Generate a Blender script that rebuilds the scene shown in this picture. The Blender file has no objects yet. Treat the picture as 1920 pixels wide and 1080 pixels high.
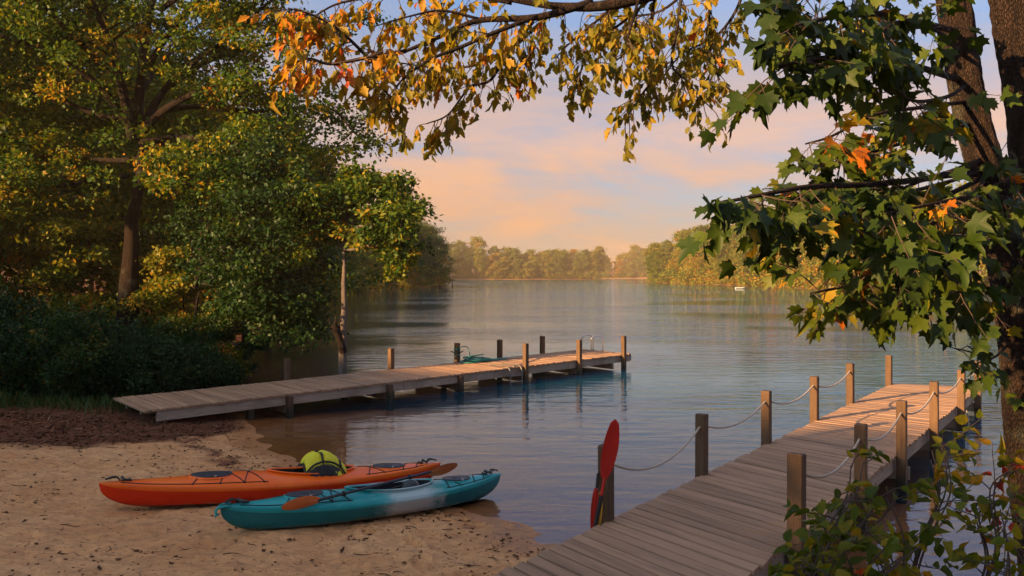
import bpy, bmesh, math, random
import numpy as np
from mathutils import Vector, Matrix
from mathutils import noise as mn

R = math.radians
scene = bpy.context.scene
col = scene.collection
RNG = np.random.default_rng(7)
random.seed(7)

# ------------------------------------------------------------------ camera
H = 2.85            # eye height above the lake
F = 1650.0          # focal length in photo pixels (1920 wide)
HZ = 516.0          # horizon row
cam_d = bpy.data.cameras.new("camera")
cam = bpy.data.objects.new("camera", cam_d)
col.objects.link(cam)
cam.location = (0, 0, H)
cam.rotation_euler = (R(90), 0, 0)
cam_d.sensor_width = 36.0
cam_d.lens = F / 1920 * 36
cam_d.shift_y = -(540 - HZ) / 1920
cam_d.clip_start = 0.05
cam_d.clip_end = 6000
scene.camera = cam

# ------------------------------------------------------------------ light
SUN_EL = R(14.0)
SUN_XY = Vector((-0.82, -0.57)).normalized()      # towards the sun
world = bpy.data.worlds.new("World")
scene.world = world
world.use_nodes = True
EXPOSURE = 1.8
SKY_STRENGTH = 0.10
SUN_STRENGTH = 5.0

sun_d = bpy.data.lights.new("sun", 'SUN')
sun_d.energy = SUN_STRENGTH
sun_d.angle = R(0.6)
sun_d.color = (1.0, 0.58, 0.25)
sun = bpy.data.objects.new("sun", sun_d)
col.objects.link(sun)
to_sun = Vector((SUN_XY.x * math.cos(SUN_EL), SUN_XY.y * math.cos(SUN_EL), math.sin(SUN_EL)))
sun.rotation_euler = to_sun.to_track_quat('Z', 'Y').to_euler()
sun.location = to_sun * 60

scene.view_settings.view_transform = 'Standard'
scene.view_settings.look = 'None'
scene.view_settings.exposure = EXPOSURE
scene.view_settings.gamma = 1
scene.view_settings.use_curve_mapping = False
scene.render.engine = 'CYCLES'
scene.cycles.use_denoising = True
scene.cycles.max_bounces = 7
scene.cycles.transparent_max_bounces = 12
scene.cycles.diffuse_bounces = 3
scene.cycles.glossy_bounces = 3
scene.cycles.transmission_bounces = 3
scene.cycles.volume_bounces = 0
scene.cycles.caustics_reflective = False
scene.cycles.caustics_refractive = False
scene.cycles.sample_clamp_indirect = 4.0


# ------------------------------------------------------------------ node helper
class NT:
    def __init__(s, tree):
        s.t = tree
        s.t.nodes.clear()

    def n(s, kind, **kw):
        nd = s.t.nodes.new(kind)
        for k, v in kw.items():
            if k.startswith('i_'):
                key = k[2:]
                key = int(key) if key.isdigit() else key.replace('_', ' ')
                s.put(nd, key, v)
            else:
                setattr(nd, k, v)
        return nd

    def put(s, nd, key, v):
        if isinstance(v, bpy.types.NodeSocket):
            s.t.links.new(v, nd.inputs[key])
        elif isinstance(v, bpy.types.Node):
            s.t.links.new(v.outputs[0], nd.inputs[key])
        else:
            nd.inputs[key].default_value = v

    def math(s, op, a, b=0.0, c=0.0, clamp=False):
        nd = s.t.nodes.new('ShaderNodeMath')
        nd.operation = op
        nd.use_clamp = clamp
        s.put(nd, 0, a); s.put(nd, 1, b)
        s.put(nd, 2, c)
        return nd.outputs[0]

    def mix(s, fac, a, b, blend='MIX'):
        nd = s.t.nodes.new('ShaderNodeMix')
        nd.data_type = 'RGBA'
        nd.blend_type = blend
        s.put(nd, 0, fac); s.put(nd, 6, a); s.put(nd, 7, b)
        return nd.outputs[2]

    def ramp(s, fac, stops, interp='LINEAR'):
        nd = s.t.nodes.new('ShaderNodeValToRGB')
        nd.color_ramp.interpolation = interp
        el = nd.color_ramp.elements
        while len(el) < len(stops):
            el.new(0.5)
        for e, (p, c) in zip(el, stops):
            e.position = p
            e.color = c if len(c) == 4 else (*c, 1)
        s.put(nd, 0, fac)
        return nd.outputs[0]

    def noise(s, vec, scale, detail=4, rough=0.55, dist=0.0):
        nd = s.t.nodes.new('ShaderNodeTexNoise')
        if vec is not None:
            s.put(nd, 'Vector', vec)
        s.put(nd, 'Scale', scale); s.put(nd, 'Detail', detail); s.put(nd, 'Roughness', rough)
        s.put(nd, 'Distortion', dist)
        return nd.outputs[0]

    def mapping(s, vec, scale=(1, 1, 1), loc=(0, 0, 0), rot=(0, 0, 0)):
        nd = s.t.nodes.new('ShaderNodeMapping')
        s.put(nd, 'Vector', vec)
        nd.inputs['Scale'].default_value = scale
        nd.inputs['Location'].default_value = loc
        nd.inputs['Rotation'].default_value = rot
        return nd.outputs[0]


def C4(c):
    return (c[0], c[1], c[2], 1)


# ------------------------------------------------------------------ world: clear low-sun sky with streaky warm cloud
def build_world():
    g = NT(world.node_tree)
    sky = g.n('ShaderNodeTexSky', sky_type='NISHITA')
    sky.sun_disc = False
    sky.sun_elevation = SUN_EL
    sky.sun_rotation = math.atan2(SUN_XY.x, SUN_XY.y)
    sky.altitude = 100
    sky.air_density = 1.0
    sky.dust_density = 2.2
    sky.ozone_density = 2.5
    tc = g.n('ShaderNodeTexCoord')
    sep = g.n('ShaderNodeSeparateXYZ', i_0=tc.outputs['Generated'])
    z = g.math('MAXIMUM', sep.outputs[2], 0.0)
    dv = tc.outputs['Generated']
    m1 = g.mapping(dv, (1.6, 1.6, 7.0), (0.2, 1.9, 3.1), (0, R(15), 0))
    n1 = g.noise(m1, 1.0, 7, 0.58, 0.55)
    m2 = g.mapping(dv, (3.4, 3.4, 20), (4.1, 2.7, 1.9), (0, R(19), 0))
    n2 = g.noise(m2, 1.1, 6, 0.6, 0.4)
    d = g.math('ADD', g.math('MULTIPLY', n1, 0.72), g.math('MULTIPLY', n2, 0.28))
    # thin veil low down, blue above; warm cloud added overhead to brighten the shade
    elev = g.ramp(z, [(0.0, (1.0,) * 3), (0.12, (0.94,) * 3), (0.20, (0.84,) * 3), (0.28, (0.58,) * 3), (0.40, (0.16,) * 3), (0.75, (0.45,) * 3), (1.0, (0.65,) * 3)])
    cover = g.ramp(d, [(0.37, (0.0,) * 3), (0.56, (1.0,) * 3)], 'EASE')
    fac = g.math('MULTIPLY', elev, g.math('ADD', g.math('MULTIPLY', cover, 0.45), 0.55), clamp=True)
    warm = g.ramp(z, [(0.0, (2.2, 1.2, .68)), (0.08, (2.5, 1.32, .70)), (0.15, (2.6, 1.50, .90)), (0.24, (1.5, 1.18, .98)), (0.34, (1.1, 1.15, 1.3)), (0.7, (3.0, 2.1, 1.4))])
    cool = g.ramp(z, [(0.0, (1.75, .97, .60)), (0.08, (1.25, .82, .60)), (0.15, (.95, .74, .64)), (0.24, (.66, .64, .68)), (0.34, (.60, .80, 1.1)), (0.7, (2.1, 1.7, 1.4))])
    cl = g.mix(cover, cool, warm)
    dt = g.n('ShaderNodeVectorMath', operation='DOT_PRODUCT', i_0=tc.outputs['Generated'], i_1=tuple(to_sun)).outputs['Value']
    glow = g.math('ADD', 1.0, g.math('MULTIPLY', g.math('POWER', g.math('MAXIMUM', dt, 0.0), 2.0), 1.3))  # cloud brightened towards the sun, out of view, to add warm light
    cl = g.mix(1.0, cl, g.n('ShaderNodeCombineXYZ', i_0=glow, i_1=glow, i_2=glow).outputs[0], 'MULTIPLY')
    skyc = g.mix(1.0, sky.outputs[0], (0.40, 0.66, 0.90, 1), 'MULTIPLY')
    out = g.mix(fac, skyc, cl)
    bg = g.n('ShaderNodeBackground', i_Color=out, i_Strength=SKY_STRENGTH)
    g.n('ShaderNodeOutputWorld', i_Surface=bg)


build_world()

# ------------------------------------------------------------------ generic helpers


def at(x, y, Y):
    """photo pixel + distance -> point in the place"""
    return Vector(((x - 960) / F * Y, Y, H - (y - HZ) / F * Y))


def tag(o, label=None, cat=None, group=None, kind=None):
    if label: o['label'] = label
    if cat: o['category'] = cat
    if group: o['group'] = group
    if kind: o['kind'] = kind
    return o


def empty(name, loc, label=None, cat=None, group=None):
    o = bpy.data.objects.new(name, None)
    o.empty_display_size = 0.2
    o.location = loc
    col.objects.link(o)
    return tag(o, label, cat, group)


def link(name, me, parent=None, loc=None, rot=None, scale=None):
    o = bpy.data.objects.new(name, me)
    col.objects.link(o)
    if parent: o.parent = parent
    if loc is not None: o.location = loc
    if rot is not None: o.rotation_euler = rot
    if scale is not None: o.scale = scale
    return o


def copy_tree(o, parent=None):
    c = o.copy()
    col.objects.link(c)
    c.parent = parent
    for ch in list(o.children):
        copy_tree(ch, c)
    return c


class MB:
    """mesh builder"""
    def __init__(s):
        s.v = []; s.f = []; s.mi = []

    def add(s, verts, faces, mi=0):
        b = len(s.v)
        s.v.extend([tuple(p) for p in verts])
        for f in faces:
            s.f.append(tuple(i + b for i in f))
            s.mi.append(mi)

    def box(s, c, d, rot=None, ch=0.0, mi=0):
        hx, hy, hz = d[0] / 2, d[1] / 2, d[2] / 2
        M = rot if rot is not None else Matrix.Identity(3)
        c = Vector(c)
        if ch <= 0:
            vs = [c + M @ Vector((x * hx, y * hy, z * hz)) for x in (-1, 1) for y in (-1, 1) for z in (-1, 1)]
            s.add(vs, [(0, 1, 3, 2), (4, 6, 7, 5), (0, 4, 5, 1), (2, 3, 7, 6), (0, 2, 6, 4), (1, 5, 7, 3)], mi)
        else:
            bm = bmesh.new()
            bmesh.ops.create_cube(bm, size=1)
            for v in bm.verts:
                v.co = Vector((v.co.x * d[0], v.co.y * d[1], v.co.z * d[2]))
            bmesh.ops.bevel(bm, geom=bm.edges[:], offset=ch, segments=1, affect='EDGES')
            bm.verts.index_update()
            vs = [c + M @ v.co for v in bm.verts]
            s.add(vs, [[v.index for v in f.verts] for f in bm.faces], mi)
            bm.free()

    def tube(s, pts, rad, seg=8, caps=True, mi=0):
        pts = [Vector(p) for p in pts]
        n = len(pts)
        if not hasattr(rad, '__len__'):
            rad = [rad] * n
        up = None
        vs = []
        for i, p in enumerate(pts):
            t = (pts[min(i + 1, n - 1)] - pts[max(i - 1, 0)])
            if t.length < 1e-9: t = Vector((0, 0, 1))
            t.normalize()
            if up is None:
                a = Vector((0, 0, 1)) if abs(t.z) < .9 else Vector((1, 0, 0))
                up = (a - t * a.dot(t)).normalized()
            else:
                up = up - t * up.dot(t)
                if up.length < 1e-6:
                    a = Vector((0, 0, 1)) if abs(t.z) < .9 else Vector((1, 0, 0))
                    up = a - t * a.dot(t)
                up.normalize()
            bb = t.cross(up)
            for k in range(seg):
                a = 2 * math.pi * k / seg
                vs.append(p + (up * math.cos(a) + bb * math.sin(a)) * rad[i])
        fs = []
        for i in range(n - 1):
            for k in range(seg):
                k2 = (k + 1) % seg
                fs.append((i * seg + k, i * seg + k2, (i + 1) * seg + k2, (i + 1) * seg + k))
        if caps:
            fs.append(tuple(range(seg))[::-1])
            fs.append(tuple((n - 1) * seg + k for k in range(seg)))
        s.add(vs, fs, mi)

    def grid(s, P, close_u=False, close_v=False, mi=0):
        """P: array nu x nv x 3"""
        nu, nv = len(P), len(P[0])
        vs = [p for row in P for p in row]
        fs = []
        for i in range(nu - (0 if close_u else 1)):
            for j in range(nv - (0 if close_v else 1)):
                i2, j2 = (i + 1) % nu, (j + 1) % nv
                fs.append((i * nv + j, i2 * nv + j, i2 * nv + j2, i * nv + j2))
        s.add(vs, fs, mi)

    def mesh(s, name, mats, smooth=False, org=None, weld=False, recalc=False):
        me = bpy.data.meshes.new(name)
        v = s.v
        if org is not None:
            v = [(p[0] - org[0], p[1] - org[1], p[2] - org[2]) for p in v]
        me.from_pydata(v, [], s.f)
        if not isinstance(mats, (list, tuple)): mats = [mats]
        for m in mats: me.materials.append(m)
        if len(mats) > 1:
            me.polygons.foreach_set('material_index', s.mi)
        if weld or recalc:
            bm = bmesh.new(); bm.from_mesh(me)
            if weld: bmesh.ops.remove_doubles(bm, verts=bm.verts, dist=1e-5)
            if recalc: bmesh.ops.recalc_face_normals(bm, faces=bm.faces)
            bm.to_mesh(me); bm.free()
        if smooth:
            me.polygons.foreach_set('use_smooth', [True] * len(me.polygons))
            if smooth is not True:
                try:
                    me.set_sharp_from_angle(angle=R(smooth))
                except Exception:
                    pass
        me.update()
        return me

    def build(s, name, mats, parent=None, smooth=False, org=None, **kw):
        if parent is not None and org is None:
            org = parent.matrix_world_org if hasattr(parent, 'matrix_world_org') else None
        return link(name, s.mesh(name, mats, smooth, org, **kw), parent)


def catmull(pts, k=6):
    pts = [Vector(p) for p in pts]
    if len(pts) < 3:
        return [pts[0].lerp(pts[-1], i / k) for i in range(k + 1)]
    out = []
    P = [pts[0] * 2 - pts[1]] + pts + [pts[-1] * 2 - pts[-2]]
    for i in range(1, len(P) - 2):
        a, b, c, d = P[i - 1], P[i], P[i + 1], P[i + 2]
        for j in range(k):
            t = j / k
            out.append(0.5 * ((2 * b) + (c - a) * t + (2 * a - 5 * b + 4 * c - d) * t * t + (3 * b - a - 3 * c + d) * t ** 3))
    out.append(pts[-1])
    return out


def np_mesh(name, V, faces_flat, nper, mat, tint=None, smooth=False):
    """faces all with nper corners"""
    me = bpy.data.meshes.new(name)
    nf = len(faces_flat) // nper
    me.vertices.add(len(V))
    me.vertices.foreach_set('co', np.asarray(V, dtype=np.float32).ravel())
    me.loops.add(len(faces_flat))
    me.loops.foreach_set('vertex_index', np.asarray(faces_flat, dtype=np.int32))
    me.polygons.add(nf)
    me.polygons.foreach_set('loop_start', np.arange(0, nf * nper, nper, dtype=np.int32))
    me.polygons.foreach_set('loop_total', np.full(nf, nper, dtype=np.int32))
    if smooth:
        me.polygons.foreach_set('use_smooth', np.ones(nf, dtype=bool))
    me.materials.append(mat)
    if tint is not None:
        a = me.attributes.new('tint', 'FLOAT', 'POINT')
        a.data.foreach_set('value', np.asarray(tint, dtype=np.float32))
    me.update(calc_edges=True)
    me.validate()
    return me


# leaf outlines: (side, along, lift) and triangles
def fan(outline, mid, lift=0.1, droop=0.0):
    """leaf blade from an outline, folded along the midrib"""
    pts = []
    for x, y in outline:
        pts.append((x, y, lift * abs(x) - droop * y * y))
    pts.append((mid[0], mid[1], -droop * mid[1] ** 2 - 0.02))
    n = len(outline)
    return np.array(pts, dtype=float), [(i, (i + 1) % n, n) for i in range(n)]


SMALL = (np.array([(0, 0, 0), (.34, .5, .10), (0, 1, 0), (-.34, .5, .10)], float), [(0, 1, 2), (0, 2, 3)])
MAPLE = fan([(0, 0), (.16, -.05), (.42, -.06), (.36, .12), (.62, .30), (.50, .36), (.56, .62), (.34, .52), (.20, .60), (.16, .82), (0, 1.08),
             (-.16, .82), (-.20, .60), (-.34, .52), (-.56, .62), (-.50, .36), (-.62, .30), (-.36, .12), (-.42, -.06), (-.16, -.05)], (0, .28), .16, .14)
OAK = fan([(0, 0), (.10, .14), (.25, .26), (.20, .40), (.36, .56), (.24, .70), (.15, .90), (0, 1.05),
           (-.15, .90), (-.24, .70), (-.36, .56), (-.20, .40), (-.25, .26), (-.10, .14)], (0, .5), .35, .22)
OVATE = fan([(0, 0), (.20, .04), (.36, .22), (.38, .42), (.28, .68), (.12, .88), (0, 1.04),
             (-.12, .88), (-.28, .68), (-.38, .42), (-.36, .22), (-.20, .04)], (0, .42), .30, .18)


def norm(a):
    return a / np.maximum(np.linalg.norm(a, axis=1, keepdims=True), 1e-9)


def leaf_arrays(Cn, A, N, S, shape):
    V0, T0 = shape
    A = norm(A)
    N = norm(N - A * np.sum(N * A, 1, keepdims=True))
    B = np.cross(A, N)
    V = (Cn[:, None, :] + S[:, None, None] * (V0[None, :, 0, None] * B[:, None, :] + V0[None, :, 1, None] * A[:, None, :] + V0[None, :, 2, None] * N[:, None, :]))
    k = len(V0)
    T = np.array(T0)
    Fc = (T[None] + (np.arange(len(Cn)) * k)[:, None, None]).reshape(-1)
    return V.reshape(-1, 3), Fc, k


def leaves_mesh(name, Cn, A, N, S, shape, mat, tint):
    V, Fc, k = leaf_arrays(Cn, A, N, S, shape)
    return np_mesh(name, V, Fc, 3, mat, np.repeat(tint, k))


# value noise, vectorised
def vnoise(x, y, seed=0):
    xi = np.floor(x).astype(np.int64); yi = np.floor(y).astype(np.int64)
    xf = x - xi; yf = y - yi
    u = xf * xf * (3 - 2 * xf); v = yf * yf * (3 - 2 * yf)

    def h(a, b):
        n = (a * 374761393 + b * 668265263 + seed * 974711) & 0x7fffffff
        n = ((n ^ (n >> 13)) * 1274126177) & 0x7fffffff
        n = n ^ (n >> 16)
        return (n & 0xffff) / 65535.0
    return (h(xi, yi) * (1 - u) + h(xi + 1, yi) * u) * (1 - v) + (h(xi, yi + 1) * (1 - u) + h(xi + 1, yi + 1) * u) * v


def fbm(x, y, seed=0, o=4):
    s = 0; a = .5; t = 0
    for i in range(o):
        s = s + a * vnoise(x * 2 ** i, y * 2 ** i, seed + i * 17)
        t += a
        a *= .5
    return s / t


# ------------------------------------------------------------------ terrain
SHORE = np.array([(1.6, 7.9), (.45, 9.37), (-.38, 10.47), (-1.8, 12.0), (-3.18, 13.47), (-4.3, 15.0), (-5.1, 17.0), (-6.4, 19.5), (-8.2, 23.0),
                  (-8.9, 25), (-9.6, 28), (-10.6, 33.5), (-12.5, 45), (-15, 60), (-21, 100), (-27, 147), (-24, 180), (-15.5, 208), (-17, 225),
                  (-40, 260), (-55, 400), (-60, 560), (-41, 592), (20, 600), (62, 605), (72, 700), (72, 748), (118, 748), (112, 700),
                  (100, 450), (62, 380), (51, 336), (56, 280), (62.7, 235), (62, 174), (70, 157), (78, 147), (130, 128), (260, 110),
                  (300, 60), (250, 10), (100, 2), (30, 6), (12, 9.2), (6.5, 9.0), (3.6, 7.6), (2.6, 7.0)], float)


_r = random.Random(55)
FOOT = []
for _t in range(13):
    _x, _y, _a = _r.uniform(-8.5, 0), _r.uniform(6.5, 14), _r.uniform(0, 6.28)
    for _k in range(15):
        _x += math.cos(_a) * .62; _y += math.sin(_a) * .62; _a += _r.gauss(0, .12)
        FOOT.append((_x - math.sin(_a) * .11 * (1 if _k % 2 else -1), _y + math.cos(_a) * .11 * (1 if _k % 2 else -1), _a + _r.gauss(0, .15), _r.uniform(.025, .055)))


def shore_dist(x, y):
    """signed distance, + on land"""
    x = np.asarray(x, float); y = np.asarray(y, float)
    d = np.full(x.shape, 1e9)
    ins = np.zeros(x.shape, bool)
    n = len(SHORE)
    for i in range(n):
        ax, ay = SHORE[i]; bx, by = SHORE[(i + 1) % n]
        ex, ey = bx - ax, by - ay
        t = np.clip(((x - ax) * ex + (y - ay) * ey) / (ex * ex + ey * ey), 0, 1)
        d = np.minimum(d, np.hypot(x - ax - t * ex, y - ay - t * ey))
        c = ((ay > y) != (by > y)) & (x < ex * (y - ay) / (ey if ey != 0 else 1e-9) + ax)
        ins ^= c
    return np.where(ins, -d, d)


def ground_z(x, y):
    x = np.asarray(x, float); y = np.asarray(y, float)
    d = shore_dist(x, y)
    r = np.hypot(x, y)
    d = d + (fbm(x * 1.6, y * 1.6, 13, 3) - .5) * np.clip(r / 6, 0, 1) * .55 + (fbm(x * .5, y * .5, 3, 3) - .5) * np.clip(np.abs(d) * .8, 0, 1) * np.clip(r / 12, .5, 1.0) * .9
    land = np.where(d < 4, .07 * d, .28 + np.minimum(d - 4, 12) * .13 + np.clip(d - 16, 0, 60) * .05 + np.clip(d - 76, 0, 400) * .02)
    water = np.where(d > -3, .055 * d, -.165 + np.maximum(d + 3, -20) * .13)
    z = np.where(d > 0, land, water)
    near = np.clip((60 - r) / 50, 0, 1)
    z = z + near * np.clip(d, 0, 1) * ((fbm(x * 1.7, y * 1.7, 9, 3) - .5) * .06 + (fbm(x * 5, y * 5, 21, 4) - .5) * .055)
    prints = near * np.clip(d * 1.6, 0, 1)
    if z.size > 20:
        m = (np.abs(x + 3.5) < 8) & (y > 5.5) & (y < 16) & (d > .1)
        xm, ym, dz = x[m], y[m], np.zeros(int(m.sum()))
        for fx, fy, fa, fd in FOOT:
            ux = (xm - fx) * math.cos(fa) + (ym - fy) * math.sin(fa); uy = -(xm - fx) * math.sin(fa) + (ym - fy) * math.cos(fa)
            r2 = (ux / .15) ** 2 + (uy / .07) ** 2
            k = r2 < 7
            dz[k] += -fd * np.exp(-r2[k]) + fd * .55 * np.exp(-(np.sqrt(r2[k]) - 1.45) ** 2 / .12)
        z[m] += dz
    return z


def gz(x, y):
    return float(ground_z(np.array([x]), np.array([y]))[0])


def straw_mask(x, y):
    d = shore_dist(x, y)
    # boundary of the pine straw above the beach, left of the left dock
    lim = np.where(x > -6.3, 13.6 + 1.55 * (x + 6.3), 13.0 + .42 * (x + 7.6)) + (fbm(x * 1.3, y * 1.3, 5, 3) - .5) * 1.8
    m = np.clip((y - lim) * 1.4, 0, 1)
    far = np.clip((y - 22) * .4, 0, 1)
    left = np.clip((-x - 15) * .25, 0, 1)
    back = np.clip((3.4 - y) * .7 + (fbm(x * .9, y * .9, 31, 3) - .5), 0, 1)
    right = np.clip((x - 1.9) * 2, 0, 1) * np.clip((8.6 - y) * 3, 0, 1)
    m = np.maximum.reduce([m, far, left, back, right])
    return m * np.clip(d * 2.2 + .1, 0, 1)


def polar_sheet(rmin, rmax, nr, nfront, nback, rr=None):
    if rr is None: rr = rmin * (rmax / rmin) ** (np.arange(nr) / (nr - 1))
    nr = len(rr)
    af = np.linspace(R(90 - 40), R(90 + 40), nfront)
    ab = np.linspace(R(130), R(410), nback + 2)[1:-1]
    aa = np.concatenate([af, ab])
    X = rr[:, None] * np.cos(aa)[None]; Y = rr[:, None] * np.sin(aa)[None]
    na = len(aa)
    i = np.arange(nr - 1)[:, None]; j = np.arange(na)[None]
    j2 = (j + 1) % na
    q = np.stack([i * na + j, (i + 1) * na + j, (i + 1) * na + j2, i * na + j2], -1).reshape(-1)
    return X.ravel(), Y.ravel(), q, na


# ------------------------------------------------------------------ materials
def new_mat(name):
    m = bpy.data.materials.new(name)
    m.use_nodes = True
    return m, NT(m.node_tree)


def principled(g, **kw):
    p = g.n('ShaderNodeBsdfPrincipled')
    for k, v in kw.items():
        g.put(p, k.replace('_', ' '), v)
    return p


def surf(g, p, disp=None):
    o = g.n('ShaderNodeOutputMaterial')
    g.put(o, 'Surface', p)
    return o


def bump(g, h, strength, dist, normal=None):
    b = g.n('ShaderNodeBump', i_Height=h, i_Strength=strength, i_Distance=dist)
    if normal is not None: g.put(b, 'Normal', normal)
    return b.outputs[0]


def mat_simple(name, c, rough=.6, metal=0.0, var=.0, bumpy=0.0, scale=8, coat=0.0, spec=.5):
    m, g = new_mat(name)
    tc = g.n('ShaderNodeTexCoord')
    n = g.noise(tc.outputs['Object'], scale, 4)
    c2 = tuple(x * (1 - var) for x in c)
    base = g.mix(g.ramp(n, [(.35, (0,) * 3), (.68, (1,) * 3)]), C4(c2), C4(c))
    p = principled(g, Base_Color=base, Roughness=rough, Metallic=metal, Coat_Weight=coat, Specular_IOR_Level=spec)
    if bumpy:
        g.put(p, 'Normal', bump(g, g.noise(tc.outputs['Object'], scale * 5, 3), bumpy, .01))
    surf(g, p)
    return m


def mat_leaf(name, stops, trans=.38, rough=.5):
    m, g = new_mat(name)
    at_ = g.n('ShaderNodeAttribute', attribute_name='tint')
    oi = g.n('ShaderNodeObjectInfo')
    f = g.math('ADD', at_.outputs['Fac'], g.math('MULTIPLY', g.math('SUBTRACT', oi.outputs['Random'], .5), .16), clamp=True)
    c = g.ramp(f, stops)
    tc = g.n('ShaderNodeTexCoord')
    nz = g.noise(tc.outputs['Object'], 24, 2)
    c = g.mix(g.math('MULTIPLY', nz, .35), c, (.02, .03, .008, 1))
    p = principled(g, Base_Color=c, Roughness=rough, Specular_IOR_Level=.18)
    ct = g.mix(1.0, c, (1.5, 1.35, .5, 1), 'MULTIPLY')
    t = g.n('ShaderNodeBsdfTranslucent', i_Color=ct)
    mx = g.n('ShaderNodeMixShader')
    g.put(mx, 0, trans); g.put(mx, 1, p); g.put(mx, 2, t)
    surf(g, mx)
    return m


def mat_wood(name, a, b, dark, rnd=.5, scale=1.0, axis='x', grain=1.0):
    """weathered timber, grain along one local axis, every piece a little different"""
    m, g = new_mat(name)
    tc = g.n('ShaderNodeTexCoord')
    oi = g.n('ShaderNodeObjectInfo')
    off = g.n('ShaderNodeCombineXYZ', i_0=g.math('MULTIPLY', oi.outputs['Random'], 37), i_1=g.math('MULTIPLY', oi.outputs['Random'], 91), i_2=g.math('MULTIPLY', oi.outputs['Random'], 53))
    va = g.n('ShaderNodeVectorMath', operation='ADD', i_0=tc.outputs['Object'], i_1=off.outputs[0]).outputs[0]
    sc = {'x': (1.2, 26, 26), 'y': (26, 1.2, 26), 'z': (26, 26, 1.2)}[axis]
    sc = tuple(x * scale for x in sc)
    gr = g.noise(g.mapping(va, sc), 1.6, 6, .65, .4)
    sc2 = {'x': (2, 90, 90), 'y': (90, 2, 90), 'z': (90, 90, 2)}[axis]
    gf = g.noise(g.mapping(va, sc2), 1.2, 3, .6)
    bl = g.noise(va, 1.7, 4)
    c = g.mix(g.ramp(gr, [(.3, (0,) * 3), (.7, (1,) * 3)]), C4(a), C4(b))
    c = g.mix(g.ramp(bl, [(.45, (0,) * 3), (.75, (.55,) * 3)]), c, C4(dark))
    c = g.mix(g.ramp(gf, [(.56, (0,) * 3), (.7, (.7 * grain,) * 3)]), c, C4(dark))
    if axis == 'z':
        wz = g.n('ShaderNodeSeparateXYZ', i_0=g.n('ShaderNodeNewGeometry').outputs['Position']).outputs[2]
        wz = g.math('ADD', wz, g.math('MULTIPLY', g.math('SUBTRACT', bl, .5), .25))
        c = g.mix(g.n('ShaderNodeMapRange', i_0=wz, i_1=.26, i_2=.10, i_3=0.0, i_4=.85).outputs[0], c, (.018, .020, .012, 1))
    v = g.math('ADD', 1 - rnd / 2, g.math('MULTIPLY', oi.outputs['Random'], rnd))
    hsv = g.n('ShaderNodeHueSaturation', i_Color=c, i_Value=v)
    p = principled(g, Base_Color=hsv.outputs[0], Roughness=.78, Specular_IOR_Level=.3)
    h = g.math('ADD', g.math('MULTIPLY', gr, .6), g.math('MULTIPLY', gf, .5))
    g.put(p, 'Normal', bump(g, h, .55, .006))
    surf(g, p)
    return m


def mat_bark(name, a, b, sc=1.0, strength=.8):
    m, g = new_mat(name)
    tc = g.n('ShaderNodeTexCoord')
    v = g.mapping(tc.outputs['Object'], (7 * sc, 7 * sc, 1.3 * sc))
    n = g.noise(v, 2.0, 6, .62, .6)
    vo = g.n('ShaderNodeTexVoronoi', feature='DISTANCE_TO_EDGE')
    g.put(vo, 'Vector', g.mapping(tc.outputs['Object'], (16 * sc, 16 * sc, 3.2 * sc)))
    crack = g.ramp(vo.outputs[0], [(0.0, (0,) * 3), (.22, (1,) * 3)])
    c = g.mix(g.ramp(n, [(.32, (0,) * 3), (.66, (1,) * 3)]), C4(a), C4(b))
    c = g.mix(g.math('MULTIPLY', g.math('SUBTRACT', 1.0, crack), .7), c, C4(tuple(x * .3 for x in a)))
    lich = g.ramp(g.noise(tc.outputs['Object'], 2.3, 4), [(.56, (0,) * 3), (.72, (.5,) * 3)])
    c = g.mix(lich, c, (.14, .15, .10, 1))
    p = principled(g, Base_Color=c, Roughness=.9, Specular_IOR_Level=.2)
    g.put(p, 'Normal', bump(g, g.math('ADD', n, g.math('MULTIPLY', crack, .8)), strength, .03))
    surf(g, p)
    return m


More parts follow.
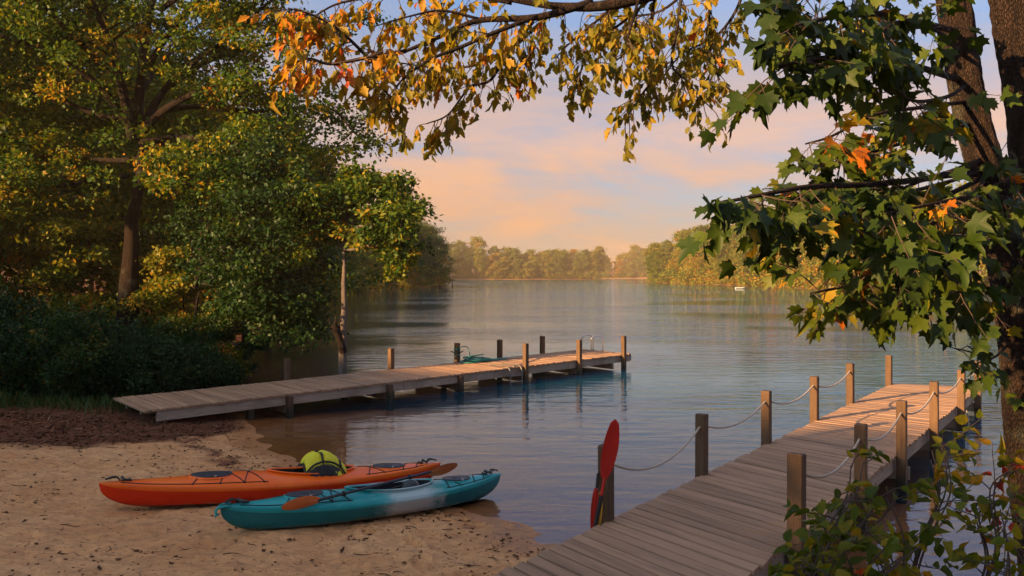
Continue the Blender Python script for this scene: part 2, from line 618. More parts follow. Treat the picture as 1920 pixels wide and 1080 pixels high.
def mat_ground():
    m, g = new_mat('ground')
    geo = g.n('ShaderNodeNewGeometry')
    pos = geo.outputs['Position']
    sep = g.n('ShaderNodeSeparateXYZ', i_0=pos)
    st = g.n('ShaderNodeAttribute', attribute_name='straw').outputs['Fac']
    wr = g.n('ShaderNodeAttribute', attribute_name='wrack').outputs['Fac']
    n1 = g.noise(pos, 1.1, 5, .6)
    n2 = g.noise(pos, 7.0, 5, .6)
    n3 = g.noise(pos, 60.0, 4, .7)
    n4 = g.noise(g.mapping(pos, (16, 22, 16)), 1.0, 3, .6, 1.2)
    sand = g.mix(g.ramp(n1, [(.3, (0,) * 3), (.7, (1,) * 3)]), (.58, .285, .105, 1), (.70, .40, .175, 1))
    sand = g.mix(g.ramp(n2, [(.35, (.40,) * 3), (.6, (0,) * 3)]), sand, (.20, .115, .065, 1))
    sand = g.mix(g.ramp(n3, [(.28, (.55,) * 3), (.46, (0,) * 3), (.62, (0,) * 3), (.8, (.35,) * 3)]), sand, (.18, .105, .06, 1))
    fleck = g.ramp(n4, [(.60, (0,) * 3), (.66, (1,) * 3)])
    patch = g.ramp(g.noise(pos, .8, 4, .6), [(.36, (0.05,) * 3), (.62, (.85,) * 3)])
    sand = g.mix(g.math('MULTIPLY', fleck, patch), sand, (.10, .045, .025, 1))
    # pine straw and leaf mould
    straw_n = g.noise(g.mapping(pos, (11, 26, 11), rot=(0, 0, .5)), 1.0, 6, .7, 1.5)
    straw = g.ramp(straw_n, [(.30, (.030, .012, .007)), (.46, (.12, .042, .02)), (.62, (.21, .085, .04)), (.78, (.30, .17, .10))])
    c = g.mix(g.math('MAXIMUM', st, wr, clamp=True), sand, straw)
    # wet strip by the water and silt below it
    z = sep.outputs[2]
    wet = g.n('ShaderNodeMapRange', i_0=z, i_1=.06, i_2=.02)
    wet.clamp = True
    wetm = g.math('MULTIPLY', wet.outputs[0], .75)
    c = g.mix(wetm, c, g.mix(1.0, c, (.48, .38, .28, 1), 'MULTIPLY'))
    deep = g.n('ShaderNodeMapRange', i_0=z, i_1=-.25, i_2=-1.6)
    c = g.mix(deep.outputs[0], c, (.20, .13, .055, 1))
    rough = g.math('SUBTRACT', .95, g.math('MULTIPLY', wet.outputs[0], .45))
    p = principled(g, Base_Color=c, Roughness=rough, Specular_IOR_Level=.25)
    h = g.math('ADD', g.math('ADD', g.math('MULTIPLY', n2, 1.0), g.math('MULTIPLY', n3, .22)), g.math('MULTIPLY', fleck, .25))
    dry = g.math('SUBTRACT', 1.0, g.math('MULTIPLY', wet.outputs[0], .8))
    b = g.n('ShaderNodeBump', i_Height=h, i_Distance=.05, i_Strength=g.math('MULTIPLY', dry, .8))
    b2 = bump(g, straw_n, .6, .03, b.outputs[0])
    g.put(p, 'Normal', b2)
    surf(g, p)
    return m


def mat_water():
    m, g = new_mat('water')
    geo = g.n('ShaderNodeNewGeometry')
    pos = geo.outputs['Position']
    dep = g.n('ShaderNodeAttribute', attribute_name='depth').outputs['Fac']
    a = g.noise(g.mapping(pos, (.8, 2.3, 1), rot=(0, 0, R(-14))), 1.0, 3, .5, .3)
    b = g.noise(g.mapping(pos, (3.0, 8.2, 1), rot=(0, 0, R(9))), 1.0, 3, .5, .3)
    c = g.noise(g.mapping(pos, (.10, .22, 1), rot=(0, 0, R(20))), 1.0, 3, .5)
    gust = g.ramp(g.noise(g.mapping(pos, (.03, .09, 1), rot=(0, 0, R(8))), 1.0, 3, .5), [(.38, (.22,) * 3), (.62, (1.3,) * 3)])
    calm = g.n('ShaderNodeMapRange', i_0=dep, i_1=0.0, i_2=2.6, i_3=.45, i_4=.95).outputs[0]
    hgt = g.math('ADD', g.math('MULTIPLY', a, .75), g.math('ADD', g.math('MULTIPLY', b, .18), g.math('MULTIPLY', c, 1.6)))
    bm = g.n('ShaderNodeBump', i_Height=hgt, i_Distance=.066, i_Strength=g.math('MULTIPLY', gust, calm, clamp=True))
    nrm = bm.outputs[0]
    fr = g.n('ShaderNodeFresnel', i_IOR=1.333, i_Normal=nrm)
    gl = g.n('ShaderNodeBsdfGlossy', i_Color=(.80, .94, 1, 1), i_Roughness=.02, i_Normal=nrm)
    body = g.n('ShaderNodeBsdfDiffuse', i_Color=(.006, .105, .20, 1))
    tr = g.n('ShaderNodeBsdfTransparent', i_Color=(.94, .91, .80, 1))
    opac = g.math('SUBTRACT', 1.0, g.math('EXPONENT', g.math('MULTIPLY', dep, -.8)))
    under = g.n('ShaderNodeMixShader'); g.put(under, 0, opac); g.put(under, 1, tr); g.put(under, 2, body)
    mx = g.n('ShaderNodeMixShader'); g.put(mx, 0, fr); g.put(mx, 1, under); g.put(mx, 2, gl)
    surf(g, mx)
    return m


M = {}
M['ground'] = mat_ground()
M['water'] = mat_water()
M['plank'] = mat_wood('weathered_plank', (.41, .255, .150), (.28, .17, .095), (.08, .05, .033), .34, 1, 'x')
M['beam'] = mat_wood('weathered_beam', (.42, .34, .25), (.28, .21, .15), (.06, .04, .03), .2, 1, 'x')
M['post'] = mat_wood('post_timber', (.135, .078, .038), (.075, .042, .022), (.055, .033, .02), .35, 1, 'z')
M['bark_oak'] = mat_bark('bark_oak', (.05, .034, .025), (.16, .11, .08), 1)
M['bark_dark'] = mat_bark('bark_dark', (.018, .011, .008), (.060, .036, .024), 1.3, 1.0)
M['bark_pale'] = mat_bark('bark_pale', (.15, .12, .10), (.28, .235, .20), 1)
M['twig'] = mat_simple('twig', (.05, .032, .022), .9)
M['leaf_oak'] = mat_leaf('leaf_oak', [(0, (.018, .048, .008)), (.35, (.048, .110, .012)), (.58, (.12, .17, .016)), (.78, (.32, .26, .018)), (1, (.42, .20, .015))])
M['leaf_dark'] = mat_leaf('leaf_dark', [(0, (.008, .026, .007)), (.45, (.018, .055, .010)), (.75, (.045, .09, .014)), (.95, (.14, .15, .02)), (1, (.30, .16, .02))], .28)
M['leaf_yellow'] = mat_leaf('leaf_yellow', [(0, (.04, .08, .012)), (.4, (.10, .15, .018)), (.75, (.26, .24, .025)), (1, (.42, .22, .02))], .42)
M['leaf_far'] = mat_leaf('leaf_far', [(0, (.035, .070, .010)), (.4, (.105, .155, .018)), (.7, (.23, .24, .022)), (.9, (.38, .22, .022)), (1, (.38, .13, .02))], .3, .7)
M['leaf_bush'] = mat_leaf('leaf_bush', [(0, (.008, .024, .007)), (.5, (.02, .05, .013)), (.85, (.045, .085, .02)), (1, (.18, .07, .02))], .25)
M['leaf_orange'] = mat_leaf('leaf_orange', [(0, (.09, .12, .015)), (.3, (.19, .20, .02)), (.55, (.38, .26, .02)), (.78, (.52, .22, .02)), (.92, (.58, .10, .015)), (1, (.50, .04, .01))], .45)
M['leaf_beech'] = mat_leaf('leaf_beech', [(0, (.09, .10, .010)), (.35, (.20, .18, .014)), (.65, (.38, .25, .018)), (.85, (.50, .20, .018)), (1, (.50, .08, .012))], .45)
M['leaf_maple'] = mat_leaf('leaf_maple', [(0, (.010, .026, .003)), (.45, (.028, .055, .005)), (.74, (.075, .105, .008)), (.88, (.30, .20, .012)), (1, (.40, .11, .012))], .32)
M['leaf_shrub'] = mat_leaf('leaf_shrub', [(0, (.035, .06, .006)), (.45, (.095, .13, .010)), (.72, (.28, .22, .012)), (.9, (.42, .20, .02)), (1, (.42, .05, .03))], .46)
M['grass'] = mat_leaf('grass', [(0, (.018, .045, .01)), (.6, (.05, .09, .018)), (1, (.20, .15, .05))], .3)
M['litter'] = mat_leaf('litter', [(0, (.05, .022, .011)), (.5, (.17, .066, .030)), (.85, (.16, .07, .035)), (1, (.38, .30, .22))], .05, .8)
M['rope'] = mat_simple('rope', (.62, .52, .41), .9, bumpy=.8, scale=60, var=.35)
M['black'] = mat_simple('black_plastic', (.014, .016, .02), .42, var=.3)
M['cord'] = mat_simple('black_cord', (.010, .010, .012), .7)
M['hatch'] = mat_simple('hatch_rubber', (.022, .028, .038), .5, var=.4, scale=14)
M['steel'] = mat_simple('steel', (.72, .68, .62), .25, 1.0)
M['alu'] = mat_simple('aluminium', (.16, .15, .14), .5, .5)
M['teal_rope'] = mat_simple('teal_rope', (.01, .16, .13), .6)
M['straw_cord'] = mat_simple('straw_cord', (.25, .24, .20), .7)
M['yellow'] = mat_simple('yellow_nylon', (.62, .60, .012), .7, var=.15, bumpy=.3, scale=30)
M['red_blade'] = mat_simple('red_blade', (.52, .020, .012), .38, var=.15)
M['orange_blade'] = mat_simple('orange_blade', (.62, .17, .045), .45, var=.15)
M['yellow_blade'] = mat_simple('yellow_blade', (.55, .28, .02), .45)
M['white_boat'] = mat_simple('white_gelcoat', (.75, .73, .70), .4)


def mat_kayak(name, c, dark, scuff, white=None):
    m, g = new_mat(name)
    tc = g.n('ShaderNodeTexCoord')
    ob = tc.outputs['Object']
    base = g.mix(g.ramp(g.noise(ob, 3.0, 3), [(.35, (0,) * 3), (.7, (1,) * 3)]), C4(c), C4(dark))
    if white is not None:
        sx = g.n('ShaderNodeSeparateXYZ', i_0=ob).outputs[0]
        nn = g.math('MULTIPLY', g.math('SUBTRACT', g.noise(g.mapping(ob, (3, 5, 5)), 1.5, 4, .6, .6), .5), .8)
        q = g.math('ABSOLUTE', g.math('SUBTRACT', g.math('ADD', sx, nn), .30))
        f = g.n('ShaderNodeMapRange', i_0=q, i_1=.52, i_2=.22).outputs[0]
        base = g.mix(f, base, C4(white))
    sc = g.ramp(g.noise(g.mapping(ob, (3, 14, 14)), 3.0, 5, .7), [(.63, (0,) * 3), (.72, (.75,) * 3)])
    base = g.mix(sc, base, C4(scuff))
    kz = g.n('ShaderNodeSeparateXYZ', i_0=ob).outputs[2]
    dn = g.math('ADD', kz, g.math('MULTIPLY', g.math('SUBTRACT', g.noise(g.mapping(ob, (4, 12, 12)), 2.0, 5, .7), .5), .16))
    dirt = g.n('ShaderNodeMapRange', i_0=dn, i_1=.075, i_2=.0, i_3=0.0, i_4=.7).outputs[0]
    base = g.mix(dirt, base, (.40, .25, .13, 1))
    p = principled(g, Base_Color=base, Roughness=g.math('ADD', .30, g.math('MULTIPLY', sc, .3)), Specular_IOR_Level=.32)
    g.put(p, 'Normal', bump(g, g.noise(ob, 22, 3), .12, .01))
    surf(g, p)
    return m


M['k_orange'] = mat_kayak('orange_deck', (.80, .150, .010), (.72, .100, .008), (.62, .30, .12))
M['k_red'] = mat_kayak('red_hull', (.64, .034, .005), (.56, .025, .005), (.50, .12, .06))
M['k_teal'] = mat_kayak('teal_deck', (.008, .29, .29), (.006, .22, .225), (.25, .42, .40), (.30, .42, .42))
M['k_teal2'] = mat_kayak('teal_hull', (.005, .14, .145), (.004, .11, .12), (.16, .26, .25), (.36, .38, .37))

# ------------------------------------------------------------------ ground, water
X, Y, q, na = polar_sheet(.6, 2600, 330, 640, 120, np.concatenate([np.linspace(.6, 6.2, 20)[:-1], np.linspace(6.2, 17, 270)[:-1], 17 * (2600 / 17) ** (np.arange(150) / 149)]))
Z = ground_z(X, Y)
gm = np_mesh('ground', np.stack([X, Y, Z], 1), q, 4, M['ground'], smooth=True)
a_ = gm.attributes.new('straw', 'FLOAT', 'POINT'); a_.data.foreach_set('value', straw_mask(X, Y).astype(np.float32))
# strand line of debris a little above the water, from under the left dock to the kayaks
dd = shore_dist(X, Y)
wn = fbm(X * 2.2, Y * 2.2, 44, 3)
wr = np.clip(1 - np.abs(dd - 1.05 - (wn - .5) * .9) / .34, 0, 1) * np.clip((X + 9) * .4, 0, 1) * np.clip((-1.6 - X) * .8, 0, 1) * np.clip(fbm(X * 5, Y * 5, 12, 2) * 2.6 - .5, 0, 1)
wr = np.where((Y < 19) & (Y > 8), wr, 0)
a_ = gm.attributes.new('wrack', 'FLOAT', 'POINT'); a_.data.foreach_set('value', wr.astype(np.float32))
ground = tag(link('ground', gm), kind='structure')
# close the middle of the polar sheet under the camera
cb = MB(); zc = gz(0.6, 0)
ring = [(X[k], Y[k], Z[k]) for k in range(na)]
cb.add(ring + [(0, 0, float(np.mean(Z[:na])))], [(k, (k + 1) % na, na) for k in range(na)])
cbm = cb.mesh('ground_cap', M['ground'])
for nm_ in ('straw', 'wrack'):
    a_ = cbm.attributes.new(nm_, 'FLOAT', 'POINT'); a_.data.foreach_set('value', np.full(len(cbm.vertices), 1.0 if nm_ == 'straw' else 0.0, np.float32))
tag(link('ground', cbm), kind='structure')

X2, Y2, q2, na2 = polar_sheet(3.0, 1600, 200, 300, 90)
Z2 = ground_z(X2, Y2)
wm = np_mesh('water', np.stack([X2, Y2, X2 * 0], 1), q2, 4, M['water'], smooth=True)
a_ = wm.attributes.new('depth', 'FLOAT', 'POINT'); a_.data.foreach_set('value', np.maximum(-Z2, 0).astype(np.float32))
tag(link('water', wm), kind='structure')

# ------------------------------------------------------------------ docks
def plank_meshes(nvar, mat, shear, seed):
    """planks one metre long (local x), one metre wide before scaling; worn edges"""
    r = random.Random(seed)
    out = []
    for k in range(nvar):
        mb = MB()
        nx = 5
        ch = .05
        rows = []
        bow = r.uniform(-.04, .04); cup = r.uniform(-.10, .10); tw = r.uniform(-.08, .08)
        for i in range(nx + 1):
            x = i / nx - .5
            e = r.uniform(-.02, .02)
            w = .5 + r.uniform(-.012, .012)
            zo = bow * (1 - 4 * x * x) + tw * x
            rows.append([(x, -w + e, -.5 + zo), (x, -w + e, .5 - ch * 2 + zo + cup), (x, -w + ch + e, .5 + zo), (x, w - ch + e, .5 + zo), (x, w + e, .5 - ch * 2 + zo - cup), (x, w + e, -.5 + zo)])
        mb.grid(rows, close_v=True)
        mb.add(rows[0], [tuple(range(6))]); mb.add(rows[-1], [tuple(range(6))[::-1]])
        mb.v = [(p[0] + shear * p[1], p[1], p[2]) for p in mb.v]
        out.append(mb.mesh('plank', mat, recalc=True, weld=True))
    return out




def deck(parent, base, P0, u, across, length, z_top, n, seed, over=.02, rake=None):
    """planks laid across a dock; P0 = near-left start, u = unit direction of the dock, across = vector over the width,
    rake(s) = how far the right end of the board at s lags behind its left end"""
    r = random.Random(seed)
    pitch = length / n
    variants = {}
    for i in range(n):
        s = pitch * (i + .5)
        rk = rake(s) if rake else 0.0
        W = Vector((across[0] + u[0] * rk, across[1] + u[1] * rk, 0))
        wl = W.length
        ang = math.atan2(W.y, W.x)
        cu = (u[0] * W.x + u[1] * W.y) / wl; su = (-u[0] * W.y + u[1] * W.x) / wl
        perp = abs(su)
        key = round(rk, 1)
        if key not in variants:      # ends sawn parallel to the dock's sides
            variants[key] = plank_meshes(5, M['plank'], cu / su * (pitch * perp) / wl, seed + len(variants))
        c = Vector((P0[0], P0[1], 0)) + Vector((u[0], u[1], 0)) * s + W / 2
        e = r.gauss(0, .008)
        o = link('plank', r.choice(variants[key]), parent)
        o.location = (c.x - base[0] + e * math.cos(ang), c.y - base[1] + e * math.sin(ang), z_top - .019 - base[2] + r.gauss(0, .0018))
        o.rotation_euler = (r.gauss(0, .008), r.gauss(0, .0015), ang + r.gauss(0, .003) + (math.pi if r.random() < .5 else 0))
        o.scale = (wl + over * 2 + r.uniform(-.012, .016), (pitch * perp) - r.uniform(.016, .028), .038)


def beam(parent, base, a, b, w, h, name='beam', mat=None):
    a = Vector(a); b = Vector(b)
    d = b - a
    mb = MB()
    mb.box((0, 0, 0), (d.length, w, h), ch=.006)
    o = mb.build(name, mat or M['beam'], parent)
    o.location = (a + b) / 2 - Vector(base)
    o.rotation_euler = d.to_track_quat('X', 'Z').to_euler()
    return o


def post(parent, base, x, y, z0, z1, s, rot, seed, roundish=False, label=None):
    """square timber post with chamfered worn top"""
    r = random.Random(seed)
    mb = MB()
    c = s / 2
    ch = c * (.45 if roundish else .12)
    ring = lambda k, z, dx=0, dy=0: [(px * k + dx, py * k + dy, z) for px, py in ((c, c - ch), (c - ch, c), (-c + ch, c), (-c, c - ch), (-c, -c + ch), (-c + ch, -c), (c - ch, -c), (c, -c + ch))]
    lx, ly = r.uniform(-.010, .010), r.uniform(-.010, .010)
    hh = z1 - z0
    rows = []
    for t in (0, .25, .5, .75):
        rows.append(ring(1 + r.uniform(-.02, .02), hh * t, lx * t, ly * t))
    sl = r.uniform(-.006, .006)
    top = [(p[0], p[1], p[2] + p[0] / c * sl) for p in ring(1, hh - .012, lx, ly)]
    top2 = [(p[0], p[1], p[2] + p[0] / c * sl) for p in ring(.90, hh, lx, ly)]
    rows += [top, top2]
    mb.grid(rows, close_v=True)
    mb.add(rows[-1], [tuple(range(8))]); mb.add(rows[0], [tuple(range(8))[::-1]])
    o = mb.build('post', M['post'], parent, recalc=True, weld=True)
    o.location = (x - base[0], y - base[1], z0 - base[2])
    o.rotation_euler = (0, 0, rot + r.uniform(-.05, .05))
    if label: o['label'] = label
    return o


def sag_rope(parent, base, a, b, sag, r=.012, mat=None, name='rope'):
    a = Vector(a); b = Vector(b)
    pts = []
    for i in range(25):
        t = i / 24
        p = a.lerp(b, t)
        p.z -= sag * 4 * t * (1 - t)
        pts.append(p)
    # three-strand lay: a slightly lobed twisted tube
    mb = MB()
    fine = catmull(pts, 5)
    n = len(fine); seg = 9
    tw = 0
    rows = []
    for i, p in enumerate(fine):
        t = (fine[min(i + 1, n - 1)] - fine[max(i - 1, 0)]).normalized()
        s1 = t.cross(Vector((0, 0, 1))).normalized(); s2 = s1.cross(t)
        if i: tw += (fine[i] - fine[i - 1]).length * 95
        rows.append([p + (s1 * math.cos(k / seg * 6.283) + s2 * math.sin(k / seg * 6.283)) * r * (1 + .16 * math.cos(3 * (k / seg * 6.283 - tw / 3))) for k in range(seg)])
    mb.grid(rows, close_v=True)
    return mb.build(name, mat or M['rope'], parent, smooth=True, org=base)


# right dock
ZR = .47
rd_base = Vector((-1.0, 5.4, ZR - .2))
rd = empty('wooden_dock', rd_base, 'weathered plank dock with rope rails between square posts, beside the red paddle', 'dock')
L1 = Vector((.959, 8.557)); Lend = Vector((8.42, 19.40))
uR = (Lend - L1).normalized()
acR = Vector((1.50, -.69))
S0 = -3.9
lenR = (Lend - L1).length + (-S0)
P0 = L1 + uR * S0
deck(rd, rd_base, P0, uR, acR, lenR, ZR, 92, 11, rake=lambda s: -.95 + .95 * min(max((s + S0) / 13.1, 0), 1) ** 2)
for k, t in enumerate((.0, .5, 1.0)):
    a = P0 + acR * t + uR * (.02 - .95 * t); b = Lend + acR * t - uR * .02
    off = (acR.normalized() * (.035 if t == 0 else (-.035 if t == 1 else 0)))
    # edge beams in three lengths, butted
    for j in range(3):
        aa = a + (b - a) * (j / 3) + off; bb = a + (b - a) * ((j + 1) / 3) - uR * .006 + off
        beam(rd, rd_base, (aa.x, aa.y, ZR - .133), (bb.x, bb.y, ZR - .133), .05, .19)
beam(rd, rd_base, (Lend.x + uR.x * .02, Lend.y + uR.y * .02, ZR - .13), (Lend.x + acR.x + uR.x * .02, Lend.y + acR.y + uR.y * .02, ZR - .13), .045, .18)
rotR = math.atan2(uR.y, uR.x)
PL = [(1145, 833, 975), (1324, 775, 888), (1446, 735, 830), (1534, 707, 787), (1600, 685, 753), (1672, 668, 720)]
PR = [(1477, 854, 1003), (1605, 790, 905), (1690, 747, 850), (1752, 713, 800), (1806, 690, 760), (1842, 686, 737)]
outR = -acR.normalized()
left_pts, right_pts = [], []
sL = [0.0, 2.38, 4.76, 7.14, 9.52, 12.85]
for k, (x, yt, yb) in enumerate(PL):
    p = L1 + uR * sL[k] + outR * .045
    zt = ZR + .735 + random.uniform(-.02, .02)
    if k == 5: zt = ZR + .64
    post(rd, rd_base, p.x, p.y, gz(p.x, p.y) - .3, zt, .122, rotR, 100 + k)
    left_pts.append(Vector((p.x, p.y, zt - .13)))
R1 = L1 + acR
sR = [-.02, 2.36, 4.62, 7.15, 9.95, 12.35]
for k in range(6):
    p = R1 + uR * sR[k] - outR * .085
    zt = ZR + [.80, .73, .72, .72, .66, .62][k]
    post(rd, rd_base, p.x, p.y, gz(p.x, p.y) - .3, zt, .122 if k else .135, rotR, 200 + k)
    right_pts.append(Vector((p.x, p.y, zt - .14)))
for k in range(4):
    sag_rope(rd, rd_base, left_pts[k] - Vector((0, 0, .03 if k == 0 else 0)), left_pts[k + 1], [.26, .17, .16, .15][k])
for k in range(5):
    sag_rope(rd, rd_base, right_pts[k], right_pts[k + 1], [.22, .17, .15, .13, .10][k])
# cross bearers under the deck
for s in [.35, 2.7, 5.1, 7.5, 10.0, 12.4]:
    a = L1 + uR * s - acR * .02; b = L1 + uR * s + acR * 1.06
    beam(rd, rd_base, (a.x, a.y, ZR - .33), (b.x, b.y, ZR - .33), .05, .18, 'cross_beam')
# thin mooring line hanging from the last posts
ml = MB()
q1 = R1 + uR * 9.95 - outR * .17
ml.tube(catmull([(q1.x, q1.y, .40), (q1.x + .02, q1.y - .05, .22), (q1.x - .10, q1.y - .2, .05), (q1.x - .5, q1.y - .35, .08), (q1.x - .9, q1.y - .5, .16)], 6), .012, 6)
tag(ml.build('mooring_line', M['straw_cord'], smooth=True), 'thin pale line hanging off the far outer side of the rope-railed dock', 'rope')

# left dock
ZL = .43
A = Vector((-6.59, 15.72)); B = Vector((3.654, 27.15)); Cc = Vector((-7.72, 17.36)); D = Vector((2.26, 28.73))
ld_base = Vector((A.x, A.y, ZL - .2))
ld = empty('wooden_dock', ld_base, 'long grey plank dock without rails, running from the pine straw bank to a swim ladder', 'dock')
uL = (B - A).normalized()
acL = ((Cc - A) + (D - B)) / 2
lenL = (B - A).length
deck(ld, ld_base, A, uL, acL, lenL, ZL, 104, 12, .03)
for t in (0.0, .5, 1.0):
    off = acL.normalized() * (.03 if t == 0 else (-.03 if t == 1 else 0))
    for j in range(5):
        aa = A + acL * t + uL * (lenL * j / 5) + off; bb = A + acL * t + uL * (lenL * (j + 1) / 5 - .006) + off
        if j == 0: aa = aa + uL * .25
        beam(ld, ld_base, (aa.x, aa.y, ZL - .135), (bb.x, bb.y, ZL - .135), .048, .19)
e0 = B + uL * .028; e1 = D + uL * .028
beam(ld, ld_base, (e0.x, e0.y, ZL - .12), (e1.x, e1.y, ZL - .12), .045, .16)


def on_edge(x, t):
    """point of the left dock's near (t=0) or far (t=1) edge seen in photo column x"""
    k = (x - 960) / F
    O = A + acL * t
    s = (k * O.y - O.x) / (uL.x - k * uL.y)
    return O + uL * s


rotL = math.atan2(uL.y, uL.x)
near = [(982, 644), (1083, 637), (1166, 630)]
far = [(541, 672), (736, 653), (860, 643), (940, 637), (1020, 630)]
lp = {}
for k, (x, yt) in enumerate(near):
    p = on_edge(x, 0) - acL.normalized() * .075
    z1 = H - (yt - HZ) / F * p.y
    post(ld, ld_base, p.x, p.y, gz(p.x, p.y) - .3, z1, .125, rotL, 300 + k)
    lp[x] = (p, z1)
for k, (x, yt) in enumerate(far):
    p = on_edge(x, 1) + acL.normalized() * .075
    z1 = H - (yt - HZ) / F * p.y
    post(ld, ld_base, p.x, p.y, gz(p.x, p.y) - .3, z1, .125, rotL, 320 + k, roundish=(x == 541))
    lp[x] = (p, z1)
for k, x in enumerate((473, 541, 729, 862)):
    p = on_edge(x, 0) + acL.normalized() * (.13 if x == 473 else -.055)
    post(ld, ld_base, p.x, p.y, gz(p.x, p.y) - .3, ZL - (.25 if x == 473 else .05), .12, rotL, 340 + k)
for k, x in enumerate((640, 828, 1005)):
    p = on_edge(x, 1) - acL.normalized() * .10
    post(ld, ld_base, p.x, p.y, gz(p.x, p.y) - .3, ZL - .25, .12, rotL, 350 + k)
for x in (541, 729, 862, 982, 1083, 1150):
    a = on_edge(x, 0); b = a + acL
    beam(ld, ld_base, (a.x, a.y, ZL - .325), (b.x, b.y, ZL - .325), .05, .17, 'cross_beam')

# swim ladder with two chrome hoops at the far end of the left dock
sl = empty('swim_ladder', (0, 0, 0))
sl.parent = ld
hp = D + (B - D) * .16 - uL * .20
dirw = (B - D).normalized()
for k, s in enumerate((0.0, .42)):
    c = hp + dirw * s
    pts = []
    for i in range(17):
        a = math.pi * i / 16
        off = Vector((uL.x, uL.y)) * (-.20 * math.cos(a) + .20)
        pts.append((c.x + dirw.x * (-.14 * math.cos(a)), c.y + dirw.y * (-.14 * math.cos(a)), ZL + .36 + .14 * math.sin(a)))
    pts = [(pts[0][0], pts[0][1], ZL + .002)] + pts + [(pts[-1][0], pts[-1][1], ZL + .002)]
    pp = []
    for i, p in enumerate(pts):
        f = min(max((p[0] - pts[0][0]) / (pts[-1][0] - pts[0][0] + 1e-9), 0), 1)
        pp.append((p[0] + uL.x * .28 * f, p[1] + uL.y * .28 * f, p[2]))
    mb = MB(); mb.tube(pp, .021, 10)
    for e in (pp[0], pp[-1]):
        mb.tube([(e[0], e[1], ZL), (e[0], e[1], ZL + .03)], .045, 10)
    mb.build('handrail', M['steel'], sl, smooth=50)
sl.name = 'swim_ladder'
sl.location = -ld_base
# folding ladder with curved tops on the near side, between the posts
lb = empty('boarding_ladder', (0, 0, 0)); lb.parent = ld; lb.location = -ld_base
la = on_edge(952, 0); lbp = on_edge(974, 0)
nrm = -acL.normalized()
for p in (la, lbp):
    mb = MB()
    back = p - nrm * .75
    pts = [(back.x, back.y, ZL + .02), (p.x - nrm.x * .35, p.y - nrm.y * .35, ZL + .03), (p.x - nrm.x * .05, p.y - nrm.y * .05, ZL + .035), (p.x + nrm.x * .09, p.y + nrm.y * .09, ZL - .06), (p.x + nrm.x * .11, p.y + nrm.y * .11, ZL - .3), (p.x + nrm.x * .13, p.y + nrm.y * .13, -.35)]
    mb.tube(catmull(pts, 6), .018, 8)
    mb.build('rail', M['alu'], lb, smooth=True)
for z in (.22, .06, -.10, -.26):
    mb = MB()
    a = la + nrm * .12; b = lbp + nrm * .12
    mb.tube([(a.x, a.y, z), (b.x, b.y, z)], .016, 8)
    mb.build('rung', M['alu'], lb, smooth=50)

# teal rope tangle tied to the far post
tr = empty('mooring_rope', (0, 0, 0), 'tangled teal rope tied to a post and heaped on the long grey dock', 'rope')
p860, z860 = lp[860]
c = Vector((p860.x, p860.y, 0)) + Vector((uL.x, uL.y, 0)) * .42 - Vector((acL.x, acL.y, 0)).normalized() * .38
rr = random.Random(5)
pts = []
for i in range(150):
    a = i * .42
    w = .34 + .12 * math.sin(i * .13) + rr.uniform(-.03, .03)
    hgt = ZL + .02 + .09 * (0.5 + .5 * math.sin(i * .37)) * (1 - i / 190) + .14 * max(0, math.sin(i * .11)) * (1 if i > 60 and i < 110 else .2)
    ox = .18 * math.sin(i * .05)
    l = Vector((math.cos(a) * w + ox, math.sin(a) * w * .55, 0))
    pts.append(c + Vector((uL.x, uL.y, 0)) * l.x + Vector((-uL.y, uL.x, 0)) * l.y + Vector((0, 0, hgt)))
mb = MB(); mb.tube(catmull(pts, 3), .016, 6)
tail = [c + Vector((uL.x * (.5 + s), uL.y * (.5 + s), ZL + .02)) for s in (0, .2, .5, .75)]
mb.tube(catmull(tail, 5), .022, 6); mb.tube(catmull([p + Vector((.03, -.09, 0)) for p in tail], 5), .022, 6)
mb.build('coil', M['teal_rope'], tr, smooth=True)
mb = MB()
top = Vector((p860.x + .05, p860.y - .03, z860 - .12))
mb.tube(catmull([top, top + Vector((.22, -.02, .02)), top + Vector((.30, -.1, -.12)), top + Vector((.32, -.12, -.30)), top + Vector((.45, -.15, -.42)), c + Vector((0, 0, ZL + .1))], 6), .012, 6)
for z in (.16, .19, .33):
    mb.tube([(p860.x + .085 * math.cos(a), p860.y + .085 * math.sin(a), z860 - z) for a in [i * .3927 for i in range(17)]], .012, 6)
mb.build('knot', M['teal_rope'], tr, smooth=True)
mb = MB()
tl = c + Vector((uL.x * 1.2, uL.y * 1.2, ZL + .012))
e = on_edge(962, 0)
mb.tube(catmull([tl, tl + Vector((.5, .2, 0)), tl + Vector((1.0, .3, 0)), Vector((e.x + .1, e.y + .35, ZL + .014)), Vector((e.x, e.y + .12, ZL + .014))], 6), .011, 6)
tag(mb.build('slack_line', M['straw_cord'], smooth=True), 'pale slack line lying on the long dock between teal rope and ladder', 'rope')
cl = MB()
cl.tube([(p860.x - .17, p860.y - .05, z860 - .22), (p860.x - .09, p860.y - .06, z860 - .26), (p860.x + .09, p860.y - .08, z860 - .26), (p860.x + .17, p860.y - .08, z860 - .22)], .016, 6)
cl.build('cleat', M['black'], ld, org=ld_base)

